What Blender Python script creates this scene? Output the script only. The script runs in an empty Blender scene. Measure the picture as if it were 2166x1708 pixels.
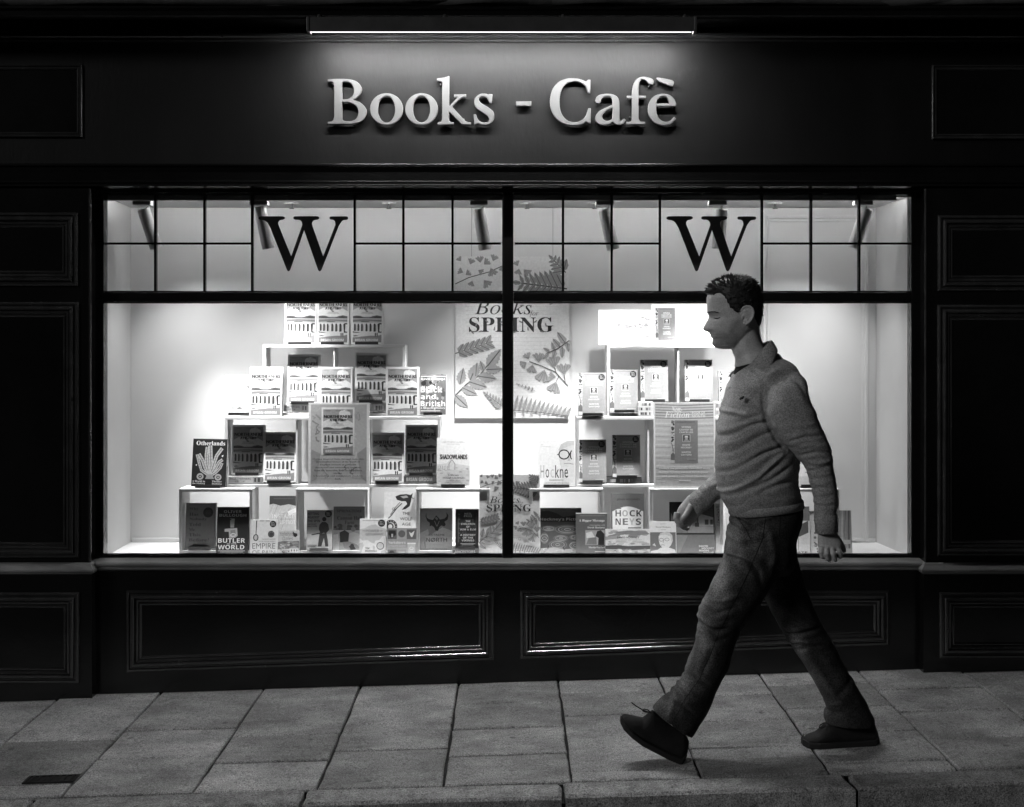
import bpy, bmesh, math, random
import numpy as np
from mathutils import Vector, Matrix, noise as mnoise

random.seed(7)
C = bpy.context.scene.collection
sc = bpy.context.scene
R = math.radians

# ------------------------------------------------------------------ camera, sky, light, exposure
FPX, CAM_D, HX, HY, CAM_H = 2697.0, 5.8, 1083.0, 740.0, 1.484
cam = bpy.data.cameras.new('camera')
cam.sensor_width = 36.0
cam.lens = 36.0 * FPX / 2166.0
cam.shift_y = -(854.0 - HY) / 2166.0
cam.clip_start, cam.clip_end = 0.1, 200.0
cam_o = bpy.data.objects.new('camera', cam)
cam_o.location = (0, -CAM_D, CAM_H)
cam_o.rotation_euler = (R(90), 0, 0)
C.objects.link(cam_o)
sc.camera = cam_o

SUN_EL, SUN_AZ = 24.0, -52.0          # dim lamp light of the street, from the left behind the camera
world = bpy.data.worlds.new('World')
sc.world = world
world.use_nodes = True
wn = world.node_tree
wn.nodes.clear()
sky = wn.nodes.new('ShaderNodeTexSky')
sky.sky_type = 'NISHITA'
sky.sun_disc = False
sky.sun_elevation = R(SUN_EL)
sky.sun_rotation = R(180 + SUN_AZ)
bw = wn.nodes.new('ShaderNodeRGBToBW')            # the photograph is black and white
bg = wn.nodes.new('ShaderNodeBackground')
bg.inputs['Strength'].default_value = 0.0013
wo = wn.nodes.new('ShaderNodeOutputWorld')
wn.links.new(sky.outputs[0], bw.inputs[0])
wn.links.new(bw.outputs[0], bg.inputs[0])
wn.links.new(bg.outputs[0], wo.inputs[0])

sun = bpy.data.lights.new('street_glow', 'SUN')
sun.energy = 0.76
sun.angle = R(12)
sun_o = bpy.data.objects.new('street_glow', sun)
sun_o.rotation_euler = (R(90 - SUN_EL), 0, R(SUN_AZ))
C.objects.link(sun_o)

sc.view_settings.view_transform = 'Standard'
sc.view_settings.look = 'None'
sc.view_settings.exposure = 0.0
sc.view_settings.gamma = 1.0
sc.view_settings.use_curve_mapping = False
sc.cycles.max_bounces = 12
sc.cycles.diffuse_bounces = 8
sc.cycles.transparent_max_bounces = 12
sc.cycles.caustics_reflective = False
sc.cycles.caustics_refractive = False
sc.cycles.sample_clamp_indirect = 3.0
sc.cycles.use_denoising = True

LED_L = 600.0
SPOT_W = 160.0


# ------------------------------------------------------------------ geometry helpers
def P(x, y, Y):
    """World point at depth Y that the photo shows at (x, y) of its 2166 px wide view."""
    d = (CAM_D + Y) / FPX
    return Vector(((x - HX) * d, Y, CAM_H - (y - HY) * d))


def ground_z(X, Y):
    return -0.006 + 0.0308 * X + 0.015 * min(Y, 0.0)


def ground_pt(x, y):
    """Where a pixel of the pavement lies on the sloping ground."""
    k = y - HY
    d = FPX * (CAM_H + 0.006 + 0.015 * CAM_D) / (k + 0.0308 * (x - HX) + 0.015 * FPX)
    return ((x - HX) * d / FPX, d - CAM_D)


class MB:
    def __init__(s):
        s.v, s.f, s.c = [], [], []

    def add(s, verts, faces, col=None):
        b = len(s.v)
        s.v += [tuple(v) for v in verts]
        for f in faces:
            s.f.append(tuple(b + i for i in f))
            s.c.append(col)
        return s

    def box(s, a, b, col=None):
        x0, y0, z0 = (min(a[i], b[i]) for i in range(3))
        x1, y1, z1 = (max(a[i], b[i]) for i in range(3))
        return s.add([(x0, y0, z0), (x1, y0, z0), (x1, y1, z0), (x0, y1, z0), (x0, y0, z1), (x1, y0, z1), (x1, y1, z1), (x0, y1, z1)],
                     [(0, 3, 2, 1), (4, 5, 6, 7), (0, 1, 5, 4), (1, 2, 6, 5), (2, 3, 7, 6), (3, 0, 4, 7)], col)

    def pbox(s, x0, y0, x1, y1, Yf, Yb):
        """box whose front face fills a pixel rectangle at depth Yf"""
        a, b = P(x0, y1, Yf), P(x1, y0, Yf)
        return s.box((a.x, Yf, a.z), (b.x, Yb, b.z))

    def rings(s, rings, cap=True, closed=True):
        n = len(rings[0])
        vs = [p for r in rings for p in r]
        fs = []
        for i in range(len(rings) - 1):
            for j in range(n if closed else n - 1):
                k = (j + 1) % n
                fs.append((i * n + j, i * n + k, (i + 1) * n + k, (i + 1) * n + j))
        if cap:
            fs.append(tuple(reversed(range(n))))
            fs.append(tuple((len(rings) - 1) * n + j for j in range(n)))
        return s.add(vs, fs)

    def tube(s, pts, rad, n=10):
        pts = [Vector(p) for p in pts]
        if not hasattr(rad, '__len__'):
            rad = [rad] * len(pts)
        rg = []
        up = None
        for i, p in enumerate(pts):
            t = (pts[min(i + 1, len(pts) - 1)] - pts[max(i - 1, 0)]).normalized()
            if up is None:
                up = t.orthogonal().normalized()
            up = (up - t * up.dot(t)).normalized()
            w = t.cross(up)
            rg.append([p + (up * math.cos(a) + w * math.sin(a)) * rad[i] for a in (2 * math.pi * j / n for j in range(n))])
        return s.rings(rg)

    def blob(s, c, r, n=14, m=9):
        c = Vector(c)
        rg = []
        for i in range(1, m):
            th = math.pi * i / m
            rg.append([c + Vector((r[0] * math.sin(th) * math.cos(2 * math.pi * j / n), r[1] * math.sin(th) * math.sin(2 * math.pi * j / n), r[2] * math.cos(th))) for j in range(n)])
        return s.rings(rg)

    def mesh(s, name, recalc=True):
        me = bpy.data.meshes.new(name)
        me.from_pydata(s.v, [], s.f)
        if any(c is not None for c in s.c):
            at = me.color_attributes.new('ink', 'FLOAT_COLOR', 'CORNER')
            arr = []
            for p, c in zip(me.polygons, s.c):
                g = 0.5 if c is None else c
                arr += [g, g, g, 1.0] * p.loop_total
            at.data.foreach_set('color', arr)
        elif recalc:
            bm = bmesh.new()
            bm.from_mesh(me)
            bmesh.ops.recalc_face_normals(bm, faces=bm.faces)
            bm.to_mesh(me)
            bm.free()
        me.update()
        return me


def obj(name, mb, m, parent=None, smooth=False, bevel=0.0, loc=None, kind=None):
    me = mb if isinstance(mb, bpy.types.Mesh) else mb.mesh(name)
    if m is not None and not me.materials:
        me.materials.append(m)
    o = bpy.data.objects.new(name, me)
    C.objects.link(o)
    if parent is not None:
        o.parent = parent
    if loc is not None:
        o.location = loc
    if smooth:
        me.polygons.foreach_set('use_smooth', [True] * len(me.polygons))
    if bevel:
        b = o.modifiers.new('edge', 'BEVEL')
        b.width, b.segments, b.limit_method = bevel, 2, 'ANGLE'
        b.angle_limit = R(35)
    if kind:
        o['kind'] = kind
    return o


def tag(o, label, cat, group=None):
    o['label'], o['category'] = label, cat
    if group:
        o['group'] = group
    return o


def thing(name, label, cat, group=None, loc=(0, 0, 0), rot=(0, 0, 0)):
    o = bpy.data.objects.new(name, None)
    o.empty_display_size = 0.1
    o.location, o.rotation_euler = loc, rot
    C.objects.link(o)
    return tag(o, label, cat, group)


# ------------------------------------------------------------------ materials (all grey: a black and white photograph)
def mat(name, g, rough=0.5, spec=0.5, bump=0.0, bscale=60.0, var=0.0, vscale=8.0, stretch=(1, 1, 1), rnd=0.0, metal=0.0, spots=0.0, grain=0.0, gum=0.0):
    m = bpy.data.materials.new(name)
    m.use_nodes = True
    nt = m.node_tree
    b = nt.nodes['Principled BSDF']
    b.inputs['Roughness'].default_value = rough
    b.inputs['Specular IOR Level'].default_value = spec
    b.inputs['Metallic'].default_value = metal
    b.inputs['Base Color'].default_value = (g, g, g, 1)
    co = nt.nodes.new('ShaderNodeTexCoord')
    mp = nt.nodes.new('ShaderNodeMapping')
    mp.inputs['Scale'].default_value = stretch
    nt.links.new(co.outputs['Object'], mp.inputs['Vector'])
    if var or rnd or spots:
        n1 = nt.nodes.new('ShaderNodeTexNoise')
        n1.inputs['Scale'].default_value = vscale
        n1.inputs['Detail'].default_value = 6.0
        n1.inputs['Roughness'].default_value = 0.62
        nt.links.new(mp.outputs[0], n1.inputs['Vector'])
        r = nt.nodes.new('ShaderNodeMapRange')
        r.inputs['From Min'].default_value, r.inputs['From Max'].default_value = 0.28, 0.72
        r.inputs['To Min'].default_value, r.inputs['To Max'].default_value = g * (1 - var), g * (1 + var)
        nt.links.new(n1.outputs['Fac'], r.inputs['Value'])
        last = r.outputs[0]
        if rnd:
            oi = nt.nodes.new('ShaderNodeObjectInfo')
            r2 = nt.nodes.new('ShaderNodeMapRange')
            r2.inputs['To Min'].default_value, r2.inputs['To Max'].default_value = 1 - rnd, 1 + rnd
            nt.links.new(oi.outputs['Random'], r2.inputs['Value'])
            mu = nt.nodes.new('ShaderNodeMath')
            mu.operation = 'MULTIPLY'
            nt.links.new(last, mu.inputs[0])
            nt.links.new(r2.outputs[0], mu.inputs[1])
            last = mu.outputs[0]
        if spots:
            n3 = nt.nodes.new('ShaderNodeTexNoise')
            n3.inputs['Scale'].default_value = vscale * 7
            n3.inputs['Detail'].default_value = 3.0
            nt.links.new(co.outputs['Object'], n3.inputs['Vector'])
            r3 = nt.nodes.new('ShaderNodeMapRange')
            r3.inputs['From Min'].default_value, r3.inputs['From Max'].default_value = 0.56, 0.68
            r3.inputs['To Min'].default_value, r3.inputs['To Max'].default_value = 1.0, 1.0 - spots
            nt.links.new(n3.outputs['Fac'], r3.inputs['Value'])
            mu = nt.nodes.new('ShaderNodeMath')
            mu.operation = 'MULTIPLY'
            nt.links.new(last, mu.inputs[0])
            nt.links.new(r3.outputs[0], mu.inputs[1])
            last = mu.outputs[0]
        if grain:      # fine mineral speckle
            n4 = nt.nodes.new('ShaderNodeTexNoise')
            n4.inputs['Scale'].default_value = 210
            n4.inputs['Detail'].default_value = 2.0
            nt.links.new(co.outputs['Object'], n4.inputs['Vector'])
            r4 = nt.nodes.new('ShaderNodeMapRange')
            r4.inputs['From Min'].default_value, r4.inputs['From Max'].default_value = 0.32, 0.68
            r4.inputs['To Min'].default_value, r4.inputs['To Max'].default_value = 1 - grain, 1 + grain
            nt.links.new(n4.outputs['Fac'], r4.inputs['Value'])
            mu = nt.nodes.new('ShaderNodeMath')
            mu.operation = 'MULTIPLY'
            nt.links.new(last, mu.inputs[0])
            nt.links.new(r4.outputs[0], mu.inputs[1])
            last = mu.outputs[0]
        if gum:        # trodden gum, and broad damp stains
            vo = nt.nodes.new('ShaderNodeTexVoronoi')
            vo.inputs['Scale'].default_value = 5.5
            nt.links.new(co.outputs['Object'], vo.inputs['Vector'])
            r5 = nt.nodes.new('ShaderNodeMapRange')
            r5.inputs['From Min'].default_value, r5.inputs['From Max'].default_value = 0.055, 0.085
            r5.inputs['To Min'].default_value, r5.inputs['To Max'].default_value = 1 - gum, 1.0
            nt.links.new(vo.outputs['Distance'], r5.inputs['Value'])
            n6 = nt.nodes.new('ShaderNodeTexNoise')
            n6.inputs['Scale'].default_value = 2.6
            n6.inputs['Detail'].default_value = 7.0
            n6.inputs['Roughness'].default_value = 0.7
            nt.links.new(co.outputs['Object'], n6.inputs['Vector'])
            r6 = nt.nodes.new('ShaderNodeMapRange')
            r6.inputs['From Min'].default_value, r6.inputs['From Max'].default_value = 0.35, 0.65
            r6.inputs['To Min'].default_value, r6.inputs['To Max'].default_value = 0.62, 1.25
            nt.links.new(n6.outputs['Fac'], r6.inputs['Value'])
            for o_ in (r5, r6):
                mu = nt.nodes.new('ShaderNodeMath')
                mu.operation = 'MULTIPLY'
                nt.links.new(last, mu.inputs[0])
                nt.links.new(o_.outputs[0], mu.inputs[1])
                last = mu.outputs[0]
        nt.links.new(last, b.inputs['Base Color'])
    if bump:
        n2 = nt.nodes.new('ShaderNodeTexNoise')
        n2.inputs['Scale'].default_value = bscale
        n2.inputs['Detail'].default_value = 5.0
        nt.links.new(mp.outputs[0], n2.inputs['Vector'])
        bp = nt.nodes.new('ShaderNodeBump')
        bp.inputs['Strength'].default_value = bump
        bp.inputs['Distance'].default_value = 0.004
        nt.links.new(n2.outputs['Fac'], bp.inputs['Height'])
        nt.links.new(bp.outputs[0], b.inputs['Normal'])
    return m


M = {}
M['paint'] = mat('black_gloss_paint', 0.004, 0.20, 0.5, 0.10, 45, 0.35, 6)
M['lit_trim'] = mat('lit_trim_paint', 0.022, 0.16, 1.0, 0.12, 60, 0.5, 14)  # lighter, glossier copy of the black paint: lit edge lines put into the colour
M['fascia'] = mat('fascia_paint', 0.006, 0.48, 0.16, 0.16, 70, 0.30, 5, (1, 1, 0.35), spots=0.0)
M['letter'] = mat('white_letter_paint', 0.085, 0.4, 0.4, 0.08, 60, 0.05, 12)
M['vinyl'] = mat('black_letter_vinyl', 0.02, 0.3, 0.5, 0.1, 90, 0.3, 20)
M['wall'] = mat('display_white_paint', 0.72, 0.8, 0.2, 0.06, 40, 0.05, 3)
M['ceil'] = mat('ceiling_white_paint', 0.92, 0.8, 0.2, 0.04, 40, 0.04, 3)
M['shelf'] = mat('pale_shelf_board', 0.70, 0.6, 0.3, 0.06, 30, 0.07, 14, (0.4, 1, 3))
M['can'] = mat('spotlight_enamel', 0.88, 0.45, 0.5, 0.02, 60, 0.03, 8)
M['steel'] = mat('dark_lamp_metal', 0.05, 0.4, 0.5, 0.08, 60, 0.3, 12)
M['slab'] = mat('pavement_stone', 0.31, 0.6, 0.45, 1.0, 150, 0.34, 6, (0.7, 1.6, 1), rnd=0.24, spots=0.35, grain=0.62, gum=0.5)
M['kerb'] = mat('kerb_granite', 0.25, 0.65, 0.45, 1.0, 60, 0.5, 14, rnd=0.12, spots=0.6, grain=0.6)
M['joint'] = mat('joint_dirt', 0.03, 0.9, 0.2, 0.6, 80, 0.4, 20)
M['asphalt'] = mat('asphalt', 0.028, 0.85, 0.3, 0.8, 120, 0.4, 40)
M['plinth'] = mat('plinth_mortar', 0.17, 0.75, 0.3, 0.6, 60, 0.4, 10, (0.5, 1, 1), spots=0.3)
M['paper'] = mat('book_pages', 0.70, 0.8, 0.2, 0.05, 200, 0.1, 30, (1, 1, 12))
M['stand'] = mat('black_stand_plastic', 0.02, 0.35, 0.5, 0.03, 60, 0.2, 20)
M['white'] = mat('white_card', 0.82, 0.5, 0.4, 0.02, 60, 0.03, 8)
M['canvas'] = mat('awning_canvas', 0.09, 0.8, 0.3, 0.4, 160, 0.35, 9)
M['iron'] = mat('drain_iron', 0.012, 0.5, 0.5, 0.4, 60, 0.4, 20)
M['skin'] = mat('skin', 0.46, 0.48, 0.4, 0.20, 160, 0.14, 30, grain=0.14)
M['hair'] = mat('dark_hair', 0.022, 0.5, 0.4, 0.7, 160, 0.6, 60, (1, 1, 1))
M['knit'] = mat('sweater_knit', 0.32, 0.9, 0.15, 0.9, 260, 0.16, 60, (1, 1, 1.6), grain=0.34)
M['denim'] = mat('denim', 0.036, 0.9, 0.15, 0.9, 260, 0.40, 16, (1, 1, 1), grain=0.5)
M['shirt'] = mat('dark_cotton', 0.02, 0.9, 0.1, 0.2, 200, 0.2, 40)
M['shoe'] = mat('dark_suede', 0.009, 0.7, 0.3, 0.4, 120, 0.4, 30)
M['sole'] = mat('shoe_rubber', 0.014, 0.7, 0.3, 0.2, 120, 0.3, 30)
M['sill'] = mat('pale_sill_paint', 0.15, 0.4, 0.5, 0.3, 60, 0.45, 9, (0.4, 1, 1))  # paler than the black joinery; for the sill and the pilaster bands


def add_stubble(m):
    nt = m.node_tree
    b = nt.nodes['Principled BSDF']
    a = nt.nodes.new('ShaderNodeAttribute')
    a.attribute_name = 'stubble'
    mx = nt.nodes.new('ShaderNodeMixRGB')
    mx.blend_type = 'MULTIPLY'
    mx.inputs[2].default_value = (0.6, 0.6, 0.6, 1)
    src = b.inputs['Base Color'].links[0].from_socket
    nt.links.new(a.outputs['Fac'], mx.inputs[0])
    nt.links.new(src, mx.inputs[1])
    nt.links.new(mx.outputs[0], b.inputs['Base Color'])


add_stubble(M['skin'])


def add_front_light(m):
    """light on the front of thighs and knees, painted into the denim colour"""
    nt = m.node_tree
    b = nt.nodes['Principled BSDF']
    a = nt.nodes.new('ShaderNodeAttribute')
    a.attribute_name = 'weight'
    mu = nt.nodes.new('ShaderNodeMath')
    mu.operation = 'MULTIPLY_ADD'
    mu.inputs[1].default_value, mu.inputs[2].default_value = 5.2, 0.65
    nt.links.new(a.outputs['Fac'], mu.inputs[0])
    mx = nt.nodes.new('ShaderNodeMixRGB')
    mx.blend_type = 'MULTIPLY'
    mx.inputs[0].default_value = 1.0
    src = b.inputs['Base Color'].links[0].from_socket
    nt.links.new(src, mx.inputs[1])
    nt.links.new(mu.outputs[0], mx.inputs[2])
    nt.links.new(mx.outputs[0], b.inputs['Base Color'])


add_front_light(M['denim'])


def emit(name, s):
    m = bpy.data.materials.new(name)
    m.use_nodes = True
    nt = m.node_tree
    nt.nodes.remove(nt.nodes['Principled BSDF'])
    e = nt.nodes.new('ShaderNodeEmission')
    e.inputs['Strength'].default_value = s
    nt.links.new(e.outputs[0], nt.nodes['Material Output'].inputs[0])
    return m


M['led'] = emit('led_strip_light', LED_L)
M['led_edge'] = emit('led_diffuser_edge', 1.7)
M['rail_led'] = emit('rail_strip_light', 54.0)
M['lens'] = emit('spotlight_lens', 1350.0)


def glass_mat():
    m = bpy.data.materials.new('window_glass')
    m.use_nodes = True
    nt = m.node_tree
    nt.nodes.remove(nt.nodes['Principled BSDF'])
    t = nt.nodes.new('ShaderNodeBsdfTransparent')
    t.inputs[0].default_value = (0.97, 0.97, 0.97, 1)
    g = nt.nodes.new('ShaderNodeBsdfGlossy')
    g.inputs['Roughness'].default_value = 0.02
    fr = nt.nodes.new('ShaderNodeFresnel')
    fr.inputs[0].default_value = 1.3
    mx = nt.nodes.new('ShaderNodeMixShader')
    nt.links.new(fr.outputs[0], mx.inputs[0])
    nt.links.new(t.outputs[0], mx.inputs[1])
    nt.links.new(g.outputs[0], mx.inputs[2])
    nt.links.new(mx.outputs[0], nt.nodes['Material Output'].inputs[0])
    return m


M['glass'] = glass_mat()


def ink_mat(name, rough):
    m = bpy.data.materials.new(name)
    m.use_nodes = True
    nt = m.node_tree
    b = nt.nodes['Principled BSDF']
    b.inputs['Roughness'].default_value = rough
    b.inputs['Specular IOR Level'].default_value = 0.35
    a = nt.nodes.new('ShaderNodeVertexColor')
    a.layer_name = 'ink'
    n = nt.nodes.new('ShaderNodeTexNoise')
    n.inputs['Scale'].default_value = 90
    n.inputs['Detail'].default_value = 4
    co = nt.nodes.new('ShaderNodeTexCoord')
    nt.links.new(co.outputs['Object'], n.inputs['Vector'])
    r = nt.nodes.new('ShaderNodeMapRange')
    r.inputs['From Min'].default_value, r.inputs['From Max'].default_value = 0.3, 0.7
    r.inputs['To Min'].default_value, r.inputs['To Max'].default_value = 0.88, 1.05
    nt.links.new(n.outputs['Fac'], r.inputs['Value'])
    mu = nt.nodes.new('ShaderNodeMixRGB')
    mu.blend_type = 'MULTIPLY'
    mu.inputs[0].default_value = 1.0
    nt.links.new(a.outputs[0], mu.inputs[1])
    nt.links.new(r.outputs[0], mu.inputs[2])
    nt.links.new(mu.outputs[0], b.inputs['Base Color'])
    return m


M['ink'] = ink_mat('printed_cover', 0.42)
M['poster_ink'] = ink_mat('printed_poster', 0.6)


def lin(v):
    """print tone 0..1 as the eye sees it -> albedo"""
    return 0.012 + 0.86 * max(0.0, v) ** 2.2


# ------------------------------------------------------------------ outlines and lettering
def spline(pts, step=6):
    """closed outline: (x, y) are smooth points, (x, y, 1) are corners"""
    n = len(pts)
    out = []
    for i in range(n):
        p0, p1, p2, p3 = pts[i - 1], pts[i], pts[(i + 1) % n], pts[(i + 2) % n]
        a, b = Vector(p1[:2]), Vector(p2[:2])
        c1, c2 = len(p1) > 2, len(p2) > 2
        out.append(a)
        if c1 and c2:
            continue
        ta = (b - Vector(p0[:2])) * 0.5 if not c1 else (b - a)
        tb = (Vector(p3[:2]) - a) * 0.5 if not c2 else (b - a)
        L = (b - a).length
        if ta.length > L * 1.1:
            ta *= L * 1.1 / ta.length
        if tb.length > L * 1.1:
            tb *= L * 1.1 / tb.length
        for k in range(1, step):
            t = k / step
            t2, t3 = t * t, t * t * t
            out.append(a * (2 * t3 - 3 * t2 + 1) + ta * (t3 - 2 * t2 + t) + b * (-2 * t3 + 3 * t2) + tb * (t3 - t2))
    return out


def oval(cx, cy, rx, ry, n=40):
    return [Vector((cx + rx * math.cos(2 * math.pi * i / n), cy + ry * math.sin(2 * math.pi * i / n))) for i in range(n)]


_tmp = bpy.data.scenes.new('lettering')


def curve_mesh(loops, extrude, bevel):
    """loops of (X, Z) metres -> solid lettering standing in the XZ plane, front towards -Y"""
    cu = bpy.data.curves.new('outline', 'CURVE')
    cu.dimensions = '2D'
    cu.fill_mode = 'BOTH'
    cu.extrude, cu.bevel_depth, cu.bevel_resolution = extrude, bevel, 1
    for lp in loops:
        s = cu.splines.new('POLY')
        s.points.add(len(lp) - 1)
        for i, p in enumerate(lp):
            s.points[i].co = (p[0], p[1], 0, 1)
        s.use_cyclic_u = True
    o = bpy.data.objects.new('outline', cu)
    _tmp.collection.objects.link(o)
    vl = _tmp.view_layers[0]
    vl.update()
    me = bpy.data.meshes.new_from_object(o.evaluated_get(vl.depsgraph))
    me.transform(Matrix.Rotation(R(90), 4, 'X'))
    bpy.data.objects.remove(o)
    bpy.data.curves.remove(cu)
    return me


_STY = {'sb': (0x1D400, 0x1D41A), 'si': (0x1D434, 0x1D44E), 'sbi': (0x1D468, 0x1D482), 'scr': (0x1D4D0, 0x1D4EA), 'hb': (0x1D5D4, 0x1D5EE), 'h': (0x1D5A0, 0x1D5BA)}
_tcache = {}


def text_geo(s, style):
    key = (s, style)
    if key in _tcache:
        return _tcache[key]
    if style in _STY:
        U, L = _STY[style]
        q = ''.join('\u210e' if (c == 'h' and style == 'si') else chr(U + ord(c) - 65) if 'A' <= c <= 'Z' else chr(L + ord(c) - 97) if 'a' <= c <= 'z' else c for c in s)
    else:
        q = s
    cu = bpy.data.curves.new('lettering', 'FONT')
    cu.body = q
    cu.resolution_u = 2
    o = bpy.data.objects.new('lettering', cu)
    _tmp.collection.objects.link(o)
    vl = _tmp.view_layers[0]
    vl.update()
    oe = o.evaluated_get(vl.depsgraph)
    me = oe.to_mesh()
    vs = [(v.co.x, v.co.y) for v in me.vertices]
    fs = [tuple(p.vertices) for p in me.polygons]
    oe.to_mesh_clear()
    bpy.data.objects.remove(o)
    bpy.data.curves.remove(cu)
    x0, x1 = min(v[0] for v in vs), max(v[0] for v in vs)
    y0, y1 = min(v[1] for v in vs), max(v[1] for v in vs)
    vs = [((x - x0) / (x1 - x0), (y - y0) / max(y1 - y0, 1e-6)) for x, y in vs]
    _tcache[key] = (vs, fs)
    return _tcache[key]


class Print:
    """flat print on a w x h face: u to the right, v downwards, both 0..1; later shapes lie over earlier ones"""
    STEP = 0.000012

    def __init__(s, w, h):
        s.w, s.h, s.mb, s.k = w, h, MB(), 1

    def _p(s, u, v):
        return ((u - 0.5) * s.w, -s.k * s.STEP, (1 - v) * s.h)

    def poly(s, pts, g):
        s.k += 1
        pts = [tuple(p) for p in pts]
        a = sum(pts[i][0] * pts[(i + 1) % len(pts)][1] - pts[(i + 1) % len(pts)][0] * pts[i][1] for i in range(len(pts)))
        if a > 0:
            pts = pts[::-1]
        if len(pts) <= 4:
            s.mb.add([s._p(*p) for p in pts], [tuple(range(len(pts)))], lin(g))
        else:
            from mathutils.geometry import tessellate_polygon
            tr = tessellate_polygon([[Vector((p[0], p[1], 0)) for p in pts]])
            vs = [s._p(*p) for p in pts]
            fs = []
            for t in tr:
                A, B, D = (Vector(vs[i]) for i in t)
                fs.append(t if (B - A).cross(D - A).y < 0 else (t[0], t[2], t[1]))
            s.mb.add(vs, fs, lin(g))
        return s

    def rect(s, u0, v0, u1, v1, g):
        return s.poly([(u0, v0), (u0, v1), (u1, v1), (u1, v0)], g)

    def disc(s, u, v, ru, g, rv=None, n=22):
        rv = ru * s.w / s.h if rv is None else rv
        return s.poly([(u + ru * math.cos(2 * math.pi * i / n), v + rv * math.sin(2 * math.pi * i / n)) for i in range(n)], g)

    def ring(s, u, v, ru, rv, t, g, n=26, a0=0.0, a1=360.0):
        s.k += 1
        vs, fs = [], []
        for i in range(n + 1):
            a = R(a0 + (a1 - a0) * i / n)
            c_, s_ = math.cos(a), math.sin(a)
            tv = t * s.w / s.h
            vs += [s._p(u + ru * c_, v + rv * s_), s._p(u + (ru - t) * c_, v + (rv - tv) * s_)]
        for i in range(n):
            fs.append((2 * i, 2 * i + 1, 2 * i + 3, 2 * i + 2))
        s.mb.add(vs, fs, lin(g))
        return s

    def line(s, pts, t, g, taper=False):
        s.k += 1
        n = len(pts)
        vs, fs = [], []
        for i, p in enumerate(pts):
            a, b = pts[max(i - 1, 0)], pts[min(i + 1, n - 1)]
            dx, dy = (b[0] - a[0]) * s.w, (b[1] - a[1]) * s.h
            L = math.hypot(dx, dy) or 1.0
            tt = t * (1 - 0.8 * i / (n - 1)) if taper else t
            nx, ny = -dy / L * tt * 0.5 / s.w * s.w, dx / L * tt * 0.5 * s.w / s.h
            vs += [s._p(p[0] + nx, p[1] + ny), s._p(p[0] - nx, p[1] - ny)]
        for i in range(n - 1):
            fs.append((2 * i, 2 * i + 2, 2 * i + 3, 2 * i + 1))
        s.mb.add(vs, fs, lin(g))
        return s

    def text(s, t, u0, v0, u1, v1, g, style='g', fat=0.0):
        vs, fs = text_geo(t, style)
        for d in ((-fat, 0, fat) if fat else (0,)):
            s.k += 1
            s.mb.add([s._p(u0 + d + x * (u1 - u0), v1 - y * (v1 - v0)) for x, y in vs], fs, lin(g))
        return s

    def lines(s, rows, u0, u1, v, dv, h, g, style='g', align='c'):
        """rows of text of equal letter size, the longest one filling u0..u1"""
        m = max(len(r) for r in rows)
        for r in rows:
            L = (u1 - u0) * len(r) / m
            a = (u0 + u1 - L) / 2 if align == 'c' else (u0 if align == 'l' else u1 - L)
            s.text(r, a, v, a + L, v + h, g, style)
            v += dv
        return s

    def mottle(s, u0, v0, u1, v1, n, lo, hi, ru, seed=1, asp=1.0):
        rg = random.Random(seed)
        for _ in range(n):
            s.k -= 0.8
            r = ru * rg.uniform(0.4, 1.0)
            s.disc(rg.uniform(u0 + r, u1 - r), rg.uniform(v0, v1), r, rg.uniform(lo, hi), rv=r * s.w / s.h * asp, n=7)
        return s

    # ---- plants
    def leaf(s, u, v, ang, L, wd, g, vein=None, serr=5):
        """a toothed leaf; L and wd in units of the width"""
        k = s.w / s.h
        ca, sa = math.cos(ang), math.sin(ang)
        up, dn = [], []
        for i in range(serr * 2 + 1):
            t = i / (serr * 2)
            b = wd * math.sin(math.pi * min(1, t ** 0.75)) * (1.0 if i % 2 else 0.78)
            up.append((t * L, b))
            dn.append((t * L, -b))
        pts = up + dn[::-1][1:-1]
        s.poly([(u + (x * ca - y * sa), v + (x * sa + y * ca) * k) for x, y in pts], g)
        if vein is not None:
            s.line([(u, v), (u + L * 0.9 * ca, v + L * 0.9 * sa * k)], wd * 0.18, vein)

    def fan(s, u, v, ang, L, g, vein=None):
        """a ginkgo leaf"""
        k = s.w / s.h
        pts = [(0, 0)]
        for i in range(11):
            a = -0.72 + 1.44 * i / 10
            r = L * (1.0 + 0.07 * math.sin(i * 2.4) - (0.2 if i == 5 else 0))
            pts.append((r * math.cos(a), r * math.sin(a)))
        ca, sa = math.cos(ang), math.sin(ang)
        tr = lambda x, y: (u + (x * ca - y * sa), v + (x * sa + y * ca) * k)
        s.poly([tr(x, y) for x, y in pts], g)
        if vein is not None:
            for a in (-0.5, -0.2, 0.1, 0.4):
                s.line([tr(0.2 * L * math.cos(a), 0.2 * L * math.sin(a)), tr(0.9 * L * math.cos(a), 0.9 * L * math.sin(a))], L * 0.03, vein)

    def sprig(s, u0, v0, u1, v1, n, L, wd, g, stem, vein=None, spread=0.9, serr=3, grow=True):
        """leaves in pairs along a stem"""
        k = s.w / s.h
        ang = math.atan2((v1 - v0) / k, u1 - u0)
        s.line([(u0, v0), ((u0 + u1) / 2, (v0 + v1) / 2), (u1, v1)], wd * 0.3, stem)
        for i in range(n):
            t = (i + 0.6) / n
            f = (1 - 0.6 * t) if grow else 1.0
            for sgn in (-1, 1):
                s.leaf(u0 + (u1 - u0) * t, v0 + (v1 - v0) * t, ang + sgn * spread, L * f, wd * f, g, vein, serr)
        s.leaf(u1, v1, ang, L * 0.5, wd * 0.5, g, vein, serr)

    def done(s, name='cover_print'):
        me = s.mb.mesh(name)
        return me

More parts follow.
